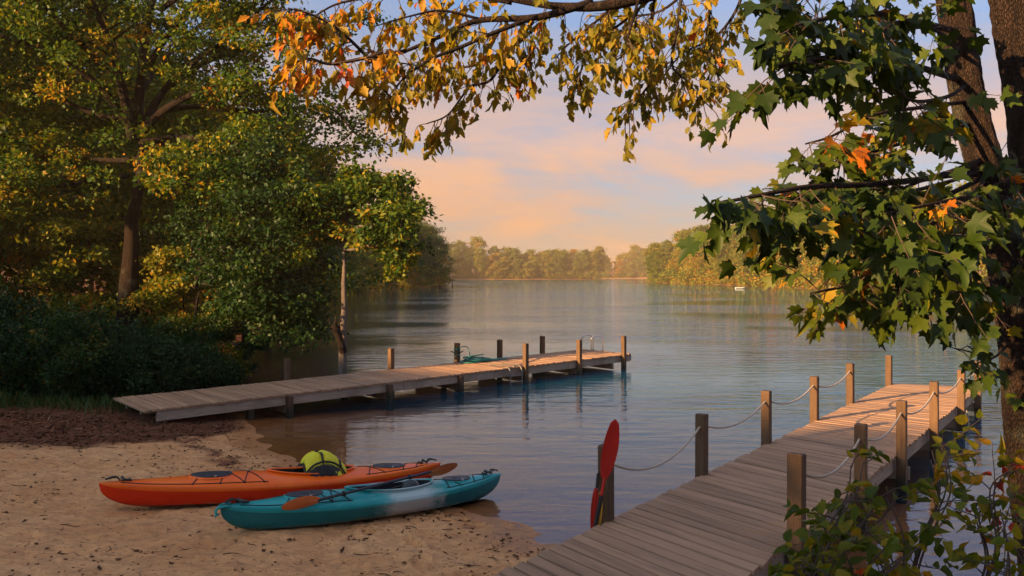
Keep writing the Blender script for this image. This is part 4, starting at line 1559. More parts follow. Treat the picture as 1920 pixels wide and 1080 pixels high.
# broken, torn side stem
sb = MB()
s0_ = at(646, 690, 22.2) - tb
sb.tube(catmull([at(644, 660, 22.25) - tb, at(636, 632, 22.1) - tb, at(628, 616, 22.0) - tb, at(620, 612, 21.95) - tb], 5), [.10, .10, .095, .09, .09, .09, .10, .10, .10, .11, .11, .11, .10, .09, .07, .04], 9)
for a_, b_2 in (((628, 612), (630, 592)), ((634, 620), (638, 596)), ((620, 606), (616, 596))):
    sb.tube([at(a_[0], a_[1], 22.0) - tb, at(b_2[0], b_2[1], 22.0) - tb], [.045, .008], 5)
sb.build('broken_stub', M['bark_dark'], wt, smooth=40)

# ---- generic woodland trees (a few shapes, shared)
GEN = []
for k in range(5):
    GEN.append(grow_tree(60 + k, [13, 11.5, 14, 12, 10.5][k], .20, (.5 - .25 * k, .2), [20, 18, 22, 18, 16][k], [.20, .28, .34, .25, .15][k], [4.6, 4.2, 4.4, 4.9, 4.0][k],
                         .23, 8, 44, .85, (M['bark_pale'] if k % 2 else M['bark_dark'], [M['leaf_oak'], M['leaf_yellow'], M['leaf_oak'], M['leaf_dark'], M['leaf_oak']][k]), ([.34, .34, .40, .45, .44][k], .18), flat=.55))
SAP = [grow_tree(80 + k, 5.0, .06, (.3, .1), 14, .18, 1.9, .16, 7, 44, .42, (M['twig'], [M['leaf_yellow'], M['leaf_oak'], M['leaf_dark']][k]), ([.5, .55, .5][k], .18), flat=.55, seg=7) for k in range(3)]

HMAX = [max(v.co.z for v in g_[1].vertices) for g_ in GEN]
named = [
    (-16.2, 31.5, 1, 1.0, 'pale trunked tree with yellow leaves left of the largest oak'),
    (-10.0, 33.0, 4, .85, 'small tree just behind the largest oak, its thin brown trunk lit'),
    (-19.5, 27.0, 0, 1.0, 'green tree at the left border behind the shrubs'),
    (-14.5, 38.0, 1, .95, 'yellow leaved tree standing deep between the two left oaks'),
    (-23.0, 35.0, 3, 1.1, 'dark tree farthest left among the wood behind the shrubs'),
    (-19.5, 43.0, 2, 1.1, 'tall green tree deep in the left wood'),
    (-12.6, 45.5, 0, .9, 'green tree over the water just beyond the leaning tree'),
]
for x, y, k, s, lab in named:
    plant('woodland_tree', GEN[k], (x, y, gz(x, y) - .1), random.uniform(0, 6.28), s, lab, 'tree')
rr = random.Random(21)
deep = [(-27, 42), (-31, 50), (-24, 50), (-18, 53), (-33, 60), (-26, 60), (-20, 64), (-38, 55), (-43, 66), (-36, 72), (-29, 74), (-23, 78), (-50, 80), (-42, 84), (-33, 90), (-28, 98), (-60, 95), (-50, 100), (-40, 108)]
for x, y in deep:
    plant('woodland_tree', GEN[rr.randrange(5)], (x, y, gz(x, y) - .1), rr.uniform(0, 6.28), rr.uniform(.95, 1.25), 'tree deep in the left wood, half hidden behind nearer trunks', 'tree', 'trees deep in the left wood')
for x, y, k, s, lab in [(-13.3, 27.5, 0, .9, 'yellow sapling left of the largest oak trunk'), (-9.8, 26.5, 0, .75, 'yellow sapling right of the largest oak trunk'), (-16.5, 26.0, 1, .85, 'green sapling behind the leftmost shrubs'),
                        (-12.0, 30.0, 0, .8, 'yellow sapling in the gap behind the largest oak'), (-18.0, 30.5, 0, 1.0, 'bright sapling near the left border'), (-7.6, 23.5, 2, .45, 'small leafy sapling on the sandy bank by the water')]:
    plant('sapling', SAP[k], (x, y, gz(x, y) - .05), rr.uniform(0, 6.28), s, lab, 'sapling')

# trees stepping away along the left shore
shore_l = [(-14.5, 55, 4, .62), (-16.5, 62, 0, .72), (-19, 72, 3, .8), (-20, 82, 2, .8), (-22, 92, 4, .85), (-24, 104, 0, .9), (-25.5, 116, 3, .9), (-27, 128, 2, .95), (-29, 140, 0, 1.0), (-30, 152, 4, 1.0),
           (-28, 164, 1, .95), (-27, 176, 0, 1.0), (-25, 188, 3, .95), (-21, 200, 0, 1.0), (-18.5, 212, 4, 1.0), (-24, 214, 2, 1.0), (-31, 200, 2, 1.1), (-34, 184, 0, 1.1), (-37, 168, 3, 1.1), (-38, 150, 2, 1.1), (-36, 130, 0, 1.1)]
for i_, (x, y, k, s) in enumerate(shore_l):
    lab_ = ['dark wide green tree', 'pale stemmed yellow green tree', 'tall green tree', 'dense dark tree', 'small rounded tree'][k] + (', front row' if i_ < 15 else ', back row') + ' of left shore, ' + ['close behind the slender tree', 'halfway out', 'near the hazy tip'][0 if y < 95 else (1 if y < 150 else 2)]
    plant('shore_tree', GEN[k], (x, y, gz(x, y) - .1), rr.uniform(0, 6.28), s * 1.12, lab_, 'tree', 'trees along the left shore')

# ---- far trees
FAR = []
for k in range(7):
    FAR.append(grow_tree(120 + k, [15, 17, 13, 16, 14, 18, 12][k], .28, (.4, .1), [17, 18, 14, 16, 14, 18, 13][k], [.10, .28, .08, .2, .12, .34, .08][k], [4.0, 3.0, 4.4, 3.5, 4.6, 2.8, 3.8][k], .46, 7, 20, .95,
                         (M['bark_pale'], M['leaf_far']), ([.3, .45, .62, .5, .35, .25, .8][k], .17), flat=.7, seg=6))
FBUSH = [grow_tree(140 + k, 3.0, .06, (0, 0), 9, .02, 2.4, .42, 5, 12, .75, (M['twig'], M['leaf_far']), ([.45, .65][k], .2), flat=.8, seg=4) for k in range(2)]
rr = random.Random(34)
for i_ in range(34):
    y = 50 + i_ * 4.9; x = float(np.interp(y, [45, 60, 100, 147, 180, 208, 230], [-12.5, -15, -21, -27, -24, -15.5, -17])) - rr.uniform(.8, 2.2)
    plant('shore_bush', FBUSH[rr.randrange(2)], (x, y, gz(x, y) - .2), rr.uniform(0, 6.28), rr.uniform(.6, 1.1), 'low bush leaning over the waterline of the left shore', 'bush', 'bushes along the left shore')
rr = random.Random(33)


KIND = ['broad yellow green tree', 'tall green tree', 'low golden tree', 'mid green tree', 'wide olive tree', 'tall bare trunked tree', 'small orange tinged tree']


def far_row(pts, step, rows, back, group, label, scale, blab, bgroup, ends):
    seg_l = [math.hypot(pts[i + 1][0] - pts[i][0], pts[i + 1][1] - pts[i][1]) for i in range(len(pts) - 1)]
    cnt = 0
    for r_i in range(rows):
        d = rr.uniform(0, step)
        tot = sum(seg_l)
        while d < tot:
            k = 0; e = d
            while e > seg_l[k]: e -= seg_l[k]; k += 1
            t = e / seg_l[k]
            ax, ay = pts[k]; bx_, by_ = pts[k + 1]
            nx, ny = -(by_ - ay) / seg_l[k], (bx_ - ax) / seg_l[k]
            o = back * (.35 + r_i) + rr.uniform(-.25, .25) * back
            x = ax + (bx_ - ax) * t + nx * o; y = ay + (by_ - ay) * t + ny * o
            if shore_dist(np.array([x]), np.array([y]))[0] > 1.5:
                s = scale * rr.uniform(.75, 1.2) * (.80 + .20 * min(r_i, 2))
                kk = rr.randrange(7); u_ = d / tot
                lab_ = KIND[kk] + ' ' + ['front row', 'second row', 'back row'][min(r_i, 2)] + ' of ' + label + ', ' + ends[0 if u_ < .34 else (1 if u_ < .67 else 2)]
                plant('far_tree', FAR[kk], (x, y, gz(x, y) - .3), rr.uniform(0, 6.28), s, lab_, 'tree', group)
                cnt += 1
            d += step * rr.uniform(.7, 1.3)
    d = 0
    while d < sum(seg_l):
        k = 0; e = d
        while e > seg_l[k]: e -= seg_l[k]; k += 1
        t = e / seg_l[k]
        ax, ay = pts[k]; bx_, by_ = pts[k + 1]
        nx, ny = -(by_ - ay) / seg_l[k], (bx_ - ax) / seg_l[k]
        o = 3.2 + rr.uniform(-.8, 2)
        x = ax + (bx_ - ax) * t + nx * o; y = ay + (by_ - ay) * t + ny * o
        if shore_dist(np.array([x]), np.array([y]))[0] > .8:
            plant('shore_bush', FBUSH[rr.randrange(2)], (x, y, gz(x, y) - .2), rr.uniform(0, 6.28), scale * rr.uniform(.7, 1.4), blab, 'bush', bgroup)
        d += step * .8 * rr.uniform(.6, 1.4)
    return cnt


n1 = far_row([(-60, 565), (-41, 594), (20, 602), (70, 607)], 6.8, 3, 12, 'trees on the far middle shore', 'wood straight across the lake', 1.28, 'bush at the foot of the far wood across the lake', 'bushes on the far middle shore', ('left end', 'middle', 'right end'))
n2 = far_row([(64, 752), (124, 752)], 9, 2, 14, 'trees at the end of the far inlet', 'wood closing the inlet', 1.45, 'bush at the end of the far inlet', 'bushes at the far inlet', ('left side', 'middle', 'right side'))
# right shore, land lies to the right of the line walked from far to near
RS = [(66, 400), (51, 336), (56, 280), (62.7, 235), (62, 174), (70, 157), (78, 147), (92, 141)]
n3 = far_row(RS, 7.6, 3, 10.5, 'trees on the right shore', 'sunlit wood on the right shore', 1.1, 'bush along the waterline of the right shore', 'bushes on the right shore', ('far end', 'middle stretch', 'near end'))
n4 = far_row([(-17, 225), (-40, 260), (-55, 400)][::-1], 12, 1, -12, 'trees beyond the left point', 'wood beyond the left point', 1.0, 'bush beyond the left point', 'bushes beyond the left point', ('far end', 'middle', 'near end'))
print('far trees', n1, n2, n3, n4)

# trees behind the photographer's left: they shade the beach
rr = random.Random(77)
for row in range(3):
    for k_ in range(10):
        s_al = 25 + row * 4.2 + rr.uniform(-1.2, 1.2); p_ = -27 + k_ * 4.1 + (row % 2) * 1.8 + rr.uniform(-.8, .8)
        x = SUN_XY.x * s_al - SUN_XY.y * p_; y = SUN_XY.y * s_al + SUN_XY.x * p_
        if shore_dist(np.array([x]), np.array([y]))[0] < 2: continue
        k = rr.randrange(5); hmax = HMAX[k]
        s = ((15.6 + s_al) * math.tan(SUN_EL) + .4 - gz(x, y)) / hmax * rr.uniform(.84, 1.0)
        plant('woodland_tree', GEN[k], (x, y, gz(x, y) - .1), rr.uniform(0, 6.28), s, 'tree behind the beach that shades the sand', 'tree', 'trees behind the beach')

# ---- bushes on the left
def bush_mesh(seed, mat, tint, h=1.7, w=1.35, leaf=.075, n=95, per=70):
    rng = np.random.default_rng(seed); rr_ = random.Random(seed)
    wood = MB(); cents = []
    for k in range(n):
        a = rr_.uniform(0, 6.28); q = rr_.random() ** .5
        top = Vector((math.cos(a) * q * w, math.sin(a) * q * w, h * (1 - .55 * q * q) * rr_.uniform(.75, 1.12)))
        foot_ = Vector((math.cos(a) * q * w * .3, math.sin(a) * q * w * .3, -.05))
        mid = foot_.lerp(top, .55) + Vector((math.cos(a) * .1, math.sin(a) * .1, .06))
        wood.tube([foot_, mid, top], [.011, .008, .004], 4, caps=False)
        cents.append(top)
        for f in (.35, .6, .8):
            p = foot_.lerp(top, f) + Vector((math.cos(a), math.sin(a), 0)) * .12 * rr_.random()
            cents.append(p)
    cents = np.array([tuple(c) for c in cents])
    tc = np.clip(rng.normal(tint, .17, len(cents)), 0, 1)
    P, A, N, S, T = cluster_leaves(cents, .16 + .16 * rng.random(len(cents)), per, leaf, rng, 1.0, tc, droop=-.25)
    return wood.mesh('stems', M['twig'], False), leaves_mesh('foliage', P, A, N, S, SMALL, mat, T)


BU = [bush_mesh(1, M['leaf_bush'], .45), bush_mesh(2, M['leaf_bush'], .38, 1.5, 1.5), bush_mesh(3, M['leaf_dark'], .55, 1.8, 1.2)]
BUL = bush_mesh(4, M['leaf_shrub'], .42, 1.0, .7, .08, 40, 40)
BUO = bush_mesh(5, M['leaf_orange'], .62, .9, .55, .09, 26, 34)
bpos = [(-13.2, 18.6, 0, 1.0, 'dark shrub at the left border, first of the row above the pine straw'), (-11.3, 18.2, 1, 1.0, 'dark shrub with reddish inner twigs, second from the left border'),
        (-9.6, 18.6, 2, .92, 'dark shrub in the middle of the row above the pine straw'), (-8.1, 19.4, 1, .88, 'dark shrub nearest the start of the long dock'), (-7.3, 20.6, 0, .68, 'low dark shrub at the right end of the row by the water'),
        (-14.2, 21.0, 2, 1.15, 'tall shrub behind the first shrub at the left border'), (-12.2, 20.9, 0, 1.15, 'tall shrub in the second row below the oak'), (-10.2, 21.2, 1, 1.1, 'broad shrub right below the largest oak trunk'),
        (-8.6, 22.2, 2, .9, 'shrub at the foot of the leaning tree'), (-15.2, 17.4, 1, 1.1, 'shrub cut off by the left border of the view')]
for x, y, k, s, lab in bpos:
    plant('shrub', BU[k], (x, y, gz(x, y) - .05), x * 2.1, (s, s, s * 1.0), lab, 'shrub', None, ('stems', 'foliage'))
plant('shrub', BUO, (-8.0, 22.6, gz(-8.0, 22.6)), 0, 1.1, 'small orange leaved shrub on the bank under the leaning tree', 'shrub', None, ('stems', 'foliage'))
plant('shrub', BUL, (-7.5, 22.3, gz(-7.5, 22.3)), 0, 1.0, 'yellow green leafy shrub on the bank beside the orange one', 'shrub', None, ('stems', 'foliage'))
plant('shrub', BUL, (-11.6, 22.9, gz(-11.6, 22.9) + .6), 1.0, 1.3, 'bright yellow shrub lit by the sun at the oak trunk', 'shrub', None, ('stems', 'foliage'))
plant('shrub', BUL, (-14.5, 23.4, gz(-14.5, 23.4) + .5), 2.0, 1.5, 'bright sunlit shrub behind the tall shrub near the left border', 'shrub', None, ('stems', 'foliage'))

# ---- grass and fern fringe in front of the shrubs
rng = np.random.default_rng(9)
n = 5000
gx = rng.uniform(-15.5, -6.3, n); gy_ = 16.6 + (gx + 11) * .32 + rng.normal(0, .55, n) + .5
keep = (shore_dist(gx, gy_) > .6)
gx, gy_ = gx[keep], gy_[keep]
gzv = ground_z(gx, gy_)
P = np.stack([gx, gy_, gzv - .01], 1)
A = norm(np.stack([rng.normal(0, .38, len(P)), rng.normal(-.1, .38, len(P)), np.ones(len(P))], 1))
N = rng.normal(size=P.shape)
blade = (np.array([(-.05, 0, 0), (.05, 0, 0), (.035, .55, .04), (0, 1, .16), (-.035, .55, .04)], float), [(0, 1, 2), (0, 2, 4), (4, 2, 3)])
S = rng.uniform(.08, .34, len(P)) * (.5 + fbm(gx * 1.5, gy_ * 1.5, 3, 2))
gm_ = leaves_mesh('grass', P, A, N, S, blade, M['grass'], np.clip(rng.normal(.45, .25, len(P)), 0, 1))
tag(link('grass', gm_), 'fringe of grass along the foot of the dark shrubs', 'grass', kind='stuff')

# ---- pine straw needles and fallen leaves
n = 26000
gx = rng.uniform(-13, -4.2, n); gy_ = rng.uniform(11.5, 20.5, n)
m = straw_mask(gx, gy_) > rng.random(n) * .9 + .05
gx, gy_ = gx[m], gy_[m]
P = np.stack([gx, gy_, ground_z(gx, gy_) + .006 + .02 * rng.random(len(gx))], 1)
A = rng.normal(size=P.shape); A[:, 2] *= .16
N = rng.normal(size=P.shape) * .4; N[:, 2] += 1
needle = (np.array([(-.055, 0, 0), (.055, 0, 0), (0, 1, .05)], float), [(0, 1, 2)])
S = rng.uniform(.06, .2, len(P))
me = leaves_mesh('pine_straw', P, A, N, S, needle, M['litter'], np.clip(rng.beta(2, 2.2, len(P)), 0, 1))
tag(link('pine_straw', me), 'red brown pine needles covering the bank at the start of the long dock', 'pine straw', kind='stuff')

curl = (np.array([(0, 0, .10), (.30, .35, .22), (.22, .75, .14), (0, 1.0, .3), (-.24, .7, .05), (-.30, .3, .26), (0, .5, 0)], float), [(0, 1, 6), (1, 2, 6), (2, 3, 6), (3, 4, 6), (4, 5, 6), (5, 0, 6)])
n = 15000
gx = rng.uniform(-9.5, 1.2, n); gy_ = rng.uniform(6.4, 16.5, n)
d_ = shore_dist(gx, gy_)
dens = np.clip(fbm(gx * .8, gy_ * .8, 77, 3) * 2.2 - .65, .04, 1) * .42
dens = np.where(np.abs(d_ - 1.05) < .22, np.where(gx < -1.4, .9, .25), dens)
dens = np.where(np.abs(d_ - .5) < .2, np.where(gx > -2.0, .75, .25), dens)
dens = np.where(d_ < .15, 0, dens)
sm_ = straw_mask(gx, gy_); dens = np.maximum(dens, sm_ * .9)
m = rng.random(n) < dens
gx, gy_ = gx[m], gy_[m]
P = np.stack([gx, gy_, ground_z(gx, gy_) + .002], 1)
A = rng.normal(size=P.shape); A[:, 2] *= .12
N = rng.normal(size=P.shape) * .25; N[:, 2] += 1
S = (.018 + .055 * rng.random(len(P)) ** 2.2) * (1 + .8 * sm_[m])
me = leaves_mesh('leaf_litter', P, A, N, S, curl, M['litter'], np.clip(rng.beta(1.4, 3.0, len(P)), 0, 1))
tag(link('leaf_litter', me), 'small dark fallen leaves and bark scraps strewn over the sand', 'leaf litter', kind='stuff')
# thin twigs and roots
mb = MB(); rr = random.Random(90)
for k in range(520):
    x = rr.uniform(-9, .8); y = rr.uniform(6.6, 15.5)
    dv = shore_dist(np.array([x]), np.array([y]))[0]
    if dv < .3: continue
    if rr.random() > (.9 if abs(dv - 1.05) < .3 and x < -1.5 else .33): continue
    a = rr.gauss(0, .7); l = rr.uniform(.04, .20); pts = []
    for j in range(4):
        xx = x + math.cos(a) * l * j / 3; yy = y + math.sin(a) * l * j / 3; a += rr.gauss(0, .35)
        pts.append((xx, yy, gz(xx, yy) + .005 + .006 * rr.random()))
    mb.tube(pts, [.004, .0045, .0035, .002], 4)
tag(mb.build('fallen_twigs', M['litter']), 'thin broken twigs scattered on the beach sand', 'twigs', kind='stuff')
me = bpy.data.objects['fallen_twigs'].data
a_ = me.attributes.new('tint', 'FLOAT', 'POINT'); a_.data.foreach_set('value', np.full(len(me.vertices), .2, np.float32))

# log on the bank and far left jetty
mb = MB()
mb.tube(catmull([at(440, 655, 30.5), at(465, 652, 31), at(495, 655, 31.5)], 5), [.12 - .007 * i for i in range(11)], 8)
mb.tube([at(455, 654, 30.8), at(452, 640, 30.6)], [.04, .01], 5)
tag(mb.build('driftwood_log', M['bark_dark'], smooth=True), 'dark log lying half in the water beyond the shrubs', 'log')


# ------------------------------------------------------------------ branches close to the camera
def spray(branches, leaf_mat, shape, size, twig_n, leaf_n, twig_len, tint, parent, base, seed, n_parts=300, droop=.7, bark=None, down=.35, spacing=.055, start=.10):
    """branches: [(polyline, radius, tint shift)]. Leaves hang from twigs; the largest in view become single leaf objects"""
    rr_ = random.Random(seed); rng_ = np.random.default_rng(seed)
    LC, LA, LN, LS, LT = [], [], [], [], []
    stems = MB()
    for br in branches:
        pts, rad = catmull(br[0], 5), br[1]
        ts = br[2] if len(br) > 2 else 0
        dens = br[3] if len(br) > 3 else 1.0
        m = len(pts)
        bm_ = MB()
        bm_.tube(pts, [rad * (1 - .78 * i / (m - 1)) + .0018 for i in range(m)], 8 if rad > .02 else 6)
        bm_.build('branch', bark or M['bark_dark'], parent, smooth=True, org=base)
        nt = max(3, int(twig_n * dens))
        for k in range(nt):
            f = start + (1 - start) * (k + rr_.random()) / nt
            i = min(int(f * (m - 1)), m - 2)
            p = pts[i].lerp(pts[i + 1], min(f * (m - 1) - i, 1))
            dv = (pts[i + 1] - pts[i]).normalized()
            sd = Vector((rr_.gauss(0, 1), rr_.gauss(0, .8), rr_.gauss(-down, .6))).normalized()
            tl_ = twig_len * rr_.uniform(.5, 1.25)
            v = (dv * .55 + sd).normalized()
            tp_ = [p]
            cur = p.copy()
            for j in range(4):
                v = (v + Vector((0, 0, -.12 * droop)) + Vector((rr_.gauss(0, .14), rr_.gauss(0, .14), rr_.gauss(0, .1)))).normalized()
                cur = cur + v * (tl_ / 4)
                tp_.append(cur.copy())
            stems.tube(tp_, [.0042, .0034, .0028, .0022, .0014], 4, caps=False)
            c_t = rr_.gauss(0, .13) + ts
            for q_ in range(leaf_n):
                ff = .25 + .75 * (q_ + rr_.random() * .6) / leaf_n
                ii = min(int(ff * 4), 3)
                b0 = tp_[ii].lerp(tp_[ii + 1], min(ff * 4 - ii, 1))
                tw = (tp_[ii + 1] - tp_[ii]).normalized()
                sv = Vector((rr_.gauss(0, 1), rr_.gauss(0, 1), rr_.gauss(0, .5))).normalized()
                ax = (tw * .7 + sv * .9 + Vector((0, 0, -droop))).normalized()
                pet = spacing * rr_.uniform(.5, 1.3)
                b1 = b0 + (ax + Vector((0, 0, .3))).normalized() * pet
                stems.tube([b0, b1], [.0016, .0011], 3, caps=False)
                LC.append(b1); LA.append(ax)
                LN.append(Vector((rr_.gauss(0, .6), rr_.gauss(-.25, .6), rr_.gauss(.9, .5))))
                LS.append(size * rr_.uniform(.62, 1.18)); LT.append(tint + c_t + rr_.gauss(0, .13))
    tag(stems.build('twigs', M['twig'], parent, org=base), kind='stuff')
    C_ = np.array([tuple(p) for p in LC]); A_ = np.array([tuple(p) for p in LA]); N_ = np.array([tuple(p) for p in LN]); S_ = np.array(LS); T_ = np.clip(np.array(LT), 0, 1)
    # apparent size in the view, for choosing the single leaves
    sx = C_[:, 0] / C_[:, 1] * F + 960; sy = HZ + (H - C_[:, 2]) / C_[:, 1] * F
    inn = (sx > 0) & (sx < 1920) & (sy > 0) & (sy < 1080)
    app = np.where(inn, S_ / C_[:, 1], 0)
    order = np.argsort(-app)
    solo = order[:n_parts]; rest = order[n_parts:]
    cb_ = np.array(tuple(base))
    if len(rest):
        me_ = leaves_mesh('foliage', C_[rest] - cb_, A_[rest], N_[rest], S_[rest], shape, leaf_mat, T_[rest])
        tag(link('foliage', me_, parent), kind='stuff')
    # single leaves share a few meshes of stepped tint
    steps = 14
    V0, T0 = shape
    cache = {}
    for i in solo:
        k = int(round(T_[i] * steps)); vv = rr_.randrange(5)
        if (k, vv) not in cache:
            Vv = V0.copy(); Vv[:, 2] *= [1, 2.2, 1.4, .5, 3.0][vv]; Vv[:, 0] *= [1, .86, 1.06, .95, .78][vv]
            Vv[:, 2] += [0, -.10, .12, 0, -.22][vv] * Vv[:, 1] ** 2 + rng_.normal(0, .025, len(Vv)); Vv[:, 0] += [0, .10, -.08, .05, -.12][vv] * Vv[:, 1] ** 2
            cache[(k, vv)] = np_mesh('leaf', Vv, np.array(T0).ravel(), 3, leaf_mat, np.clip(k / steps + rng_.normal(0, .07, len(V0)), 0, 1))
        a = Vector(A_[i]).normalized(); nn_ = Vector(N_[i]); nn_ = (nn_ - a * nn_.dot(a)).normalized(); b = a.cross(nn_)
        Mx = Matrix(((b.x, a.x, nn_.x), (b.y, a.y, nn_.y), (b.z, a.z, nn_.z)))
        o = link('leaf', cache[(k, vv)], parent)
        o.location = C_[i] - cb_
        o.rotation_euler = Mx.to_euler()
        o.scale = (S_[i],) * 3
    return len(C_)


def big_trunk(name, pts, rads, mat, parent, base, seed, seg=72, rows_per=40):
    """trunk close by: furrowed bark modelled as ridges"""
    fine = catmull(pts, rows_per)
    rf = np.interp(np.linspace(0, 1, len(fine)), np.linspace(0, 1, len(rads)), rads)
    rows = []
    L_ = 0
    for i, p in enumerate(fine):
        if i: L_ += (p - fine[i - 1]).length
        t = (fine[min(i + 1, len(fine) - 1)] - fine[max(i - 1, 0)]).normalized()
        s1 = t.cross(Vector((0, 1, 0))).normalized(); s2 = s1.cross(t)
        row = []
        for k in range(seg):
            a = 2 * math.pi * k / seg
            ca, sa = math.cos(a), math.sin(a)
            q_ = Vector((ca * 3.4, sa * 3.4, L_ * 2.0 + seed))
            w_n = mn.noise(q_) * .5
            ridge = 1 - abs(mn.noise(Vector((ca * 5.5 + w_n, sa * 5.5 + w_n, L_ * 2.6 + seed)))) * 2
            fine_n = mn.noise(Vector((ca * 14, sa * 14, L_ * 16 + seed)))
            rad = rf[i] * (1 + .05 * mn.noise(Vector((ca, sa, L_ * .8 + seed))) * 2) + .020 * (ridge - .5) + .006 * fine_n
            row.append(p + (s1 * ca + s2 * sa) * rad)
        rows.append(row)
    mb_ = MB(); mb_.grid(rows, close_v=True)
    return mb_.build(name, mat, parent, smooth=True, org=base)


# ---- maple on the right
mt_base = Vector((4.75, 7.6, gz(4.75, 7.6)))
mp = empty('maple_tree', mt_base, 'maple on the right, its dark trunk leaning left, with large lobed green leaves', 'tree')
tp_ = [Vector((4.75, 7.6, mt_base.z - .2)), at(1938, 900, 7.6), at(1912, 640, 7.6), at(1868, 400, 7.7), at(1815, 180, 7.8), at(1788, 0, 7.9), at(1765, -180, 8.0), at(1750, -400, 8.1)]
big_trunk('trunk', tp_, [.27, .19, .17, .15, .145, .14, .13, .12], M['bark_dark'], mp, mt_base, 3.1)
MBR = [
    ([(1840, 300, 7.7), (1760, 330, 6.6), (1640, 345, 5.6), (1520, 350, 5.0), (1430, 365, 4.7), (1345, 382, 4.5)], .026, -.02, 1.25),
    ([(1850, 330, 7.7), (1740, 380, 6.8), (1620, 395, 6.0), (1530, 385, 5.6), (1480, 395, 5.4)], .022, 0, 1.0),
    ([(1870, 400, 7.7), (1780, 450, 6.8), (1680, 505, 6.0), (1590, 535, 5.7), (1520, 550, 5.5)], .022, .10, 1.0),
    ([(1880, 440, 7.6), (1800, 490, 6.6), (1730, 530, 6.0), (1680, 560, 5.7)], .018, .02, .9),
    ([(1800, 150, 7.8), (1700, 120, 6.4), (1600, 110, 5.4), (1530, 110, 4.8), (1460, 125, 4.5)], .028, -.06, 1.3),
    ([(1795, 60, 7.9), (1680, 30, 6.2), (1580, 30, 5.0), (1480, 50, 4.5)], .026, -.06, 1.2),
    ([(1780, -60, 7.9), (1650, -60, 6.2), (1530, -20, 5.2), (1440, 10, 4.8)], .026, -.06, 1.0),
    ([(1815, 190, 7.8), (1740, 200, 7.0), (1640, 215, 6.4), (1560, 255, 6.0), (1510, 270, 5.9)], .018, .12, 1.0),
    ([(1825, 230, 7.8), (1720, 260, 6.8), (1620, 290, 6.2), (1540, 310, 5.8)], .018, .10, 1.0),
    ([(1860, 350, 7.7), (1800, 380, 6.2), (1730, 430, 5.2), (1680, 470, 4.8)], .020, -.05, 1.0),
    ([(1880, 430, 7.6), (1850, 450, 6.2), (1800, 480, 5.3), (1760, 520, 5.0)], .018, -.03, .9),
    ([(1850, 320, 7.6), (1830, 360, 6.0), (1760, 380, 5.2), (1660, 400, 4.6)], .018, -.04, .9),
    ([(1810, 160, 7.8), (1780, 180, 6.4), (1720, 190, 5.6), (1680, 170, 5.2)], .018, 0, .8),
    ([(1800, 100, 7.8), (1760, 60, 6.6), (1690, 40, 5.8), (1650, 60, 5.2)], .018, -.04, .9),
    ([(1905, 200, 7.2), (1890, 260, 6.6), (1900, 330, 5.8), (1910, 370, 5.4)], .010, -.02, .35),
    ([(1850, 320, 7.7), (1700, 360, 6.4), (1560, 365, 5.6), (1440, 400, 5.1)], .016, .04, .9),
    ([(1896, 640, 7.55), (1860, 672, 7.0), (1820, 660, 6.6), (1785, 652, 6.3)], .010, .08, .28),
    ([(1885, 545, 7.6), (1915, 470, 6.6), (1935, 420, 6.0)], .014, -.02, .6),
    ([(1850, 330, 7.7), (1790, 330, 7.2), (1700, 350, 6.9), (1600, 430, 6.7), (1560, 470, 6.6)], .016, .05, .9),
]
brs = [([at(*p) for p in pts], r_, t_, dn) for pts, r_, t_, dn in MBR]
nl = spray(brs, M['leaf_maple'], MAPLE, .116, 18, 6, .42, .46, mp, mt_base, 5, 300, .75, spacing=.06, start=.30)
print('maple leaves', nl)

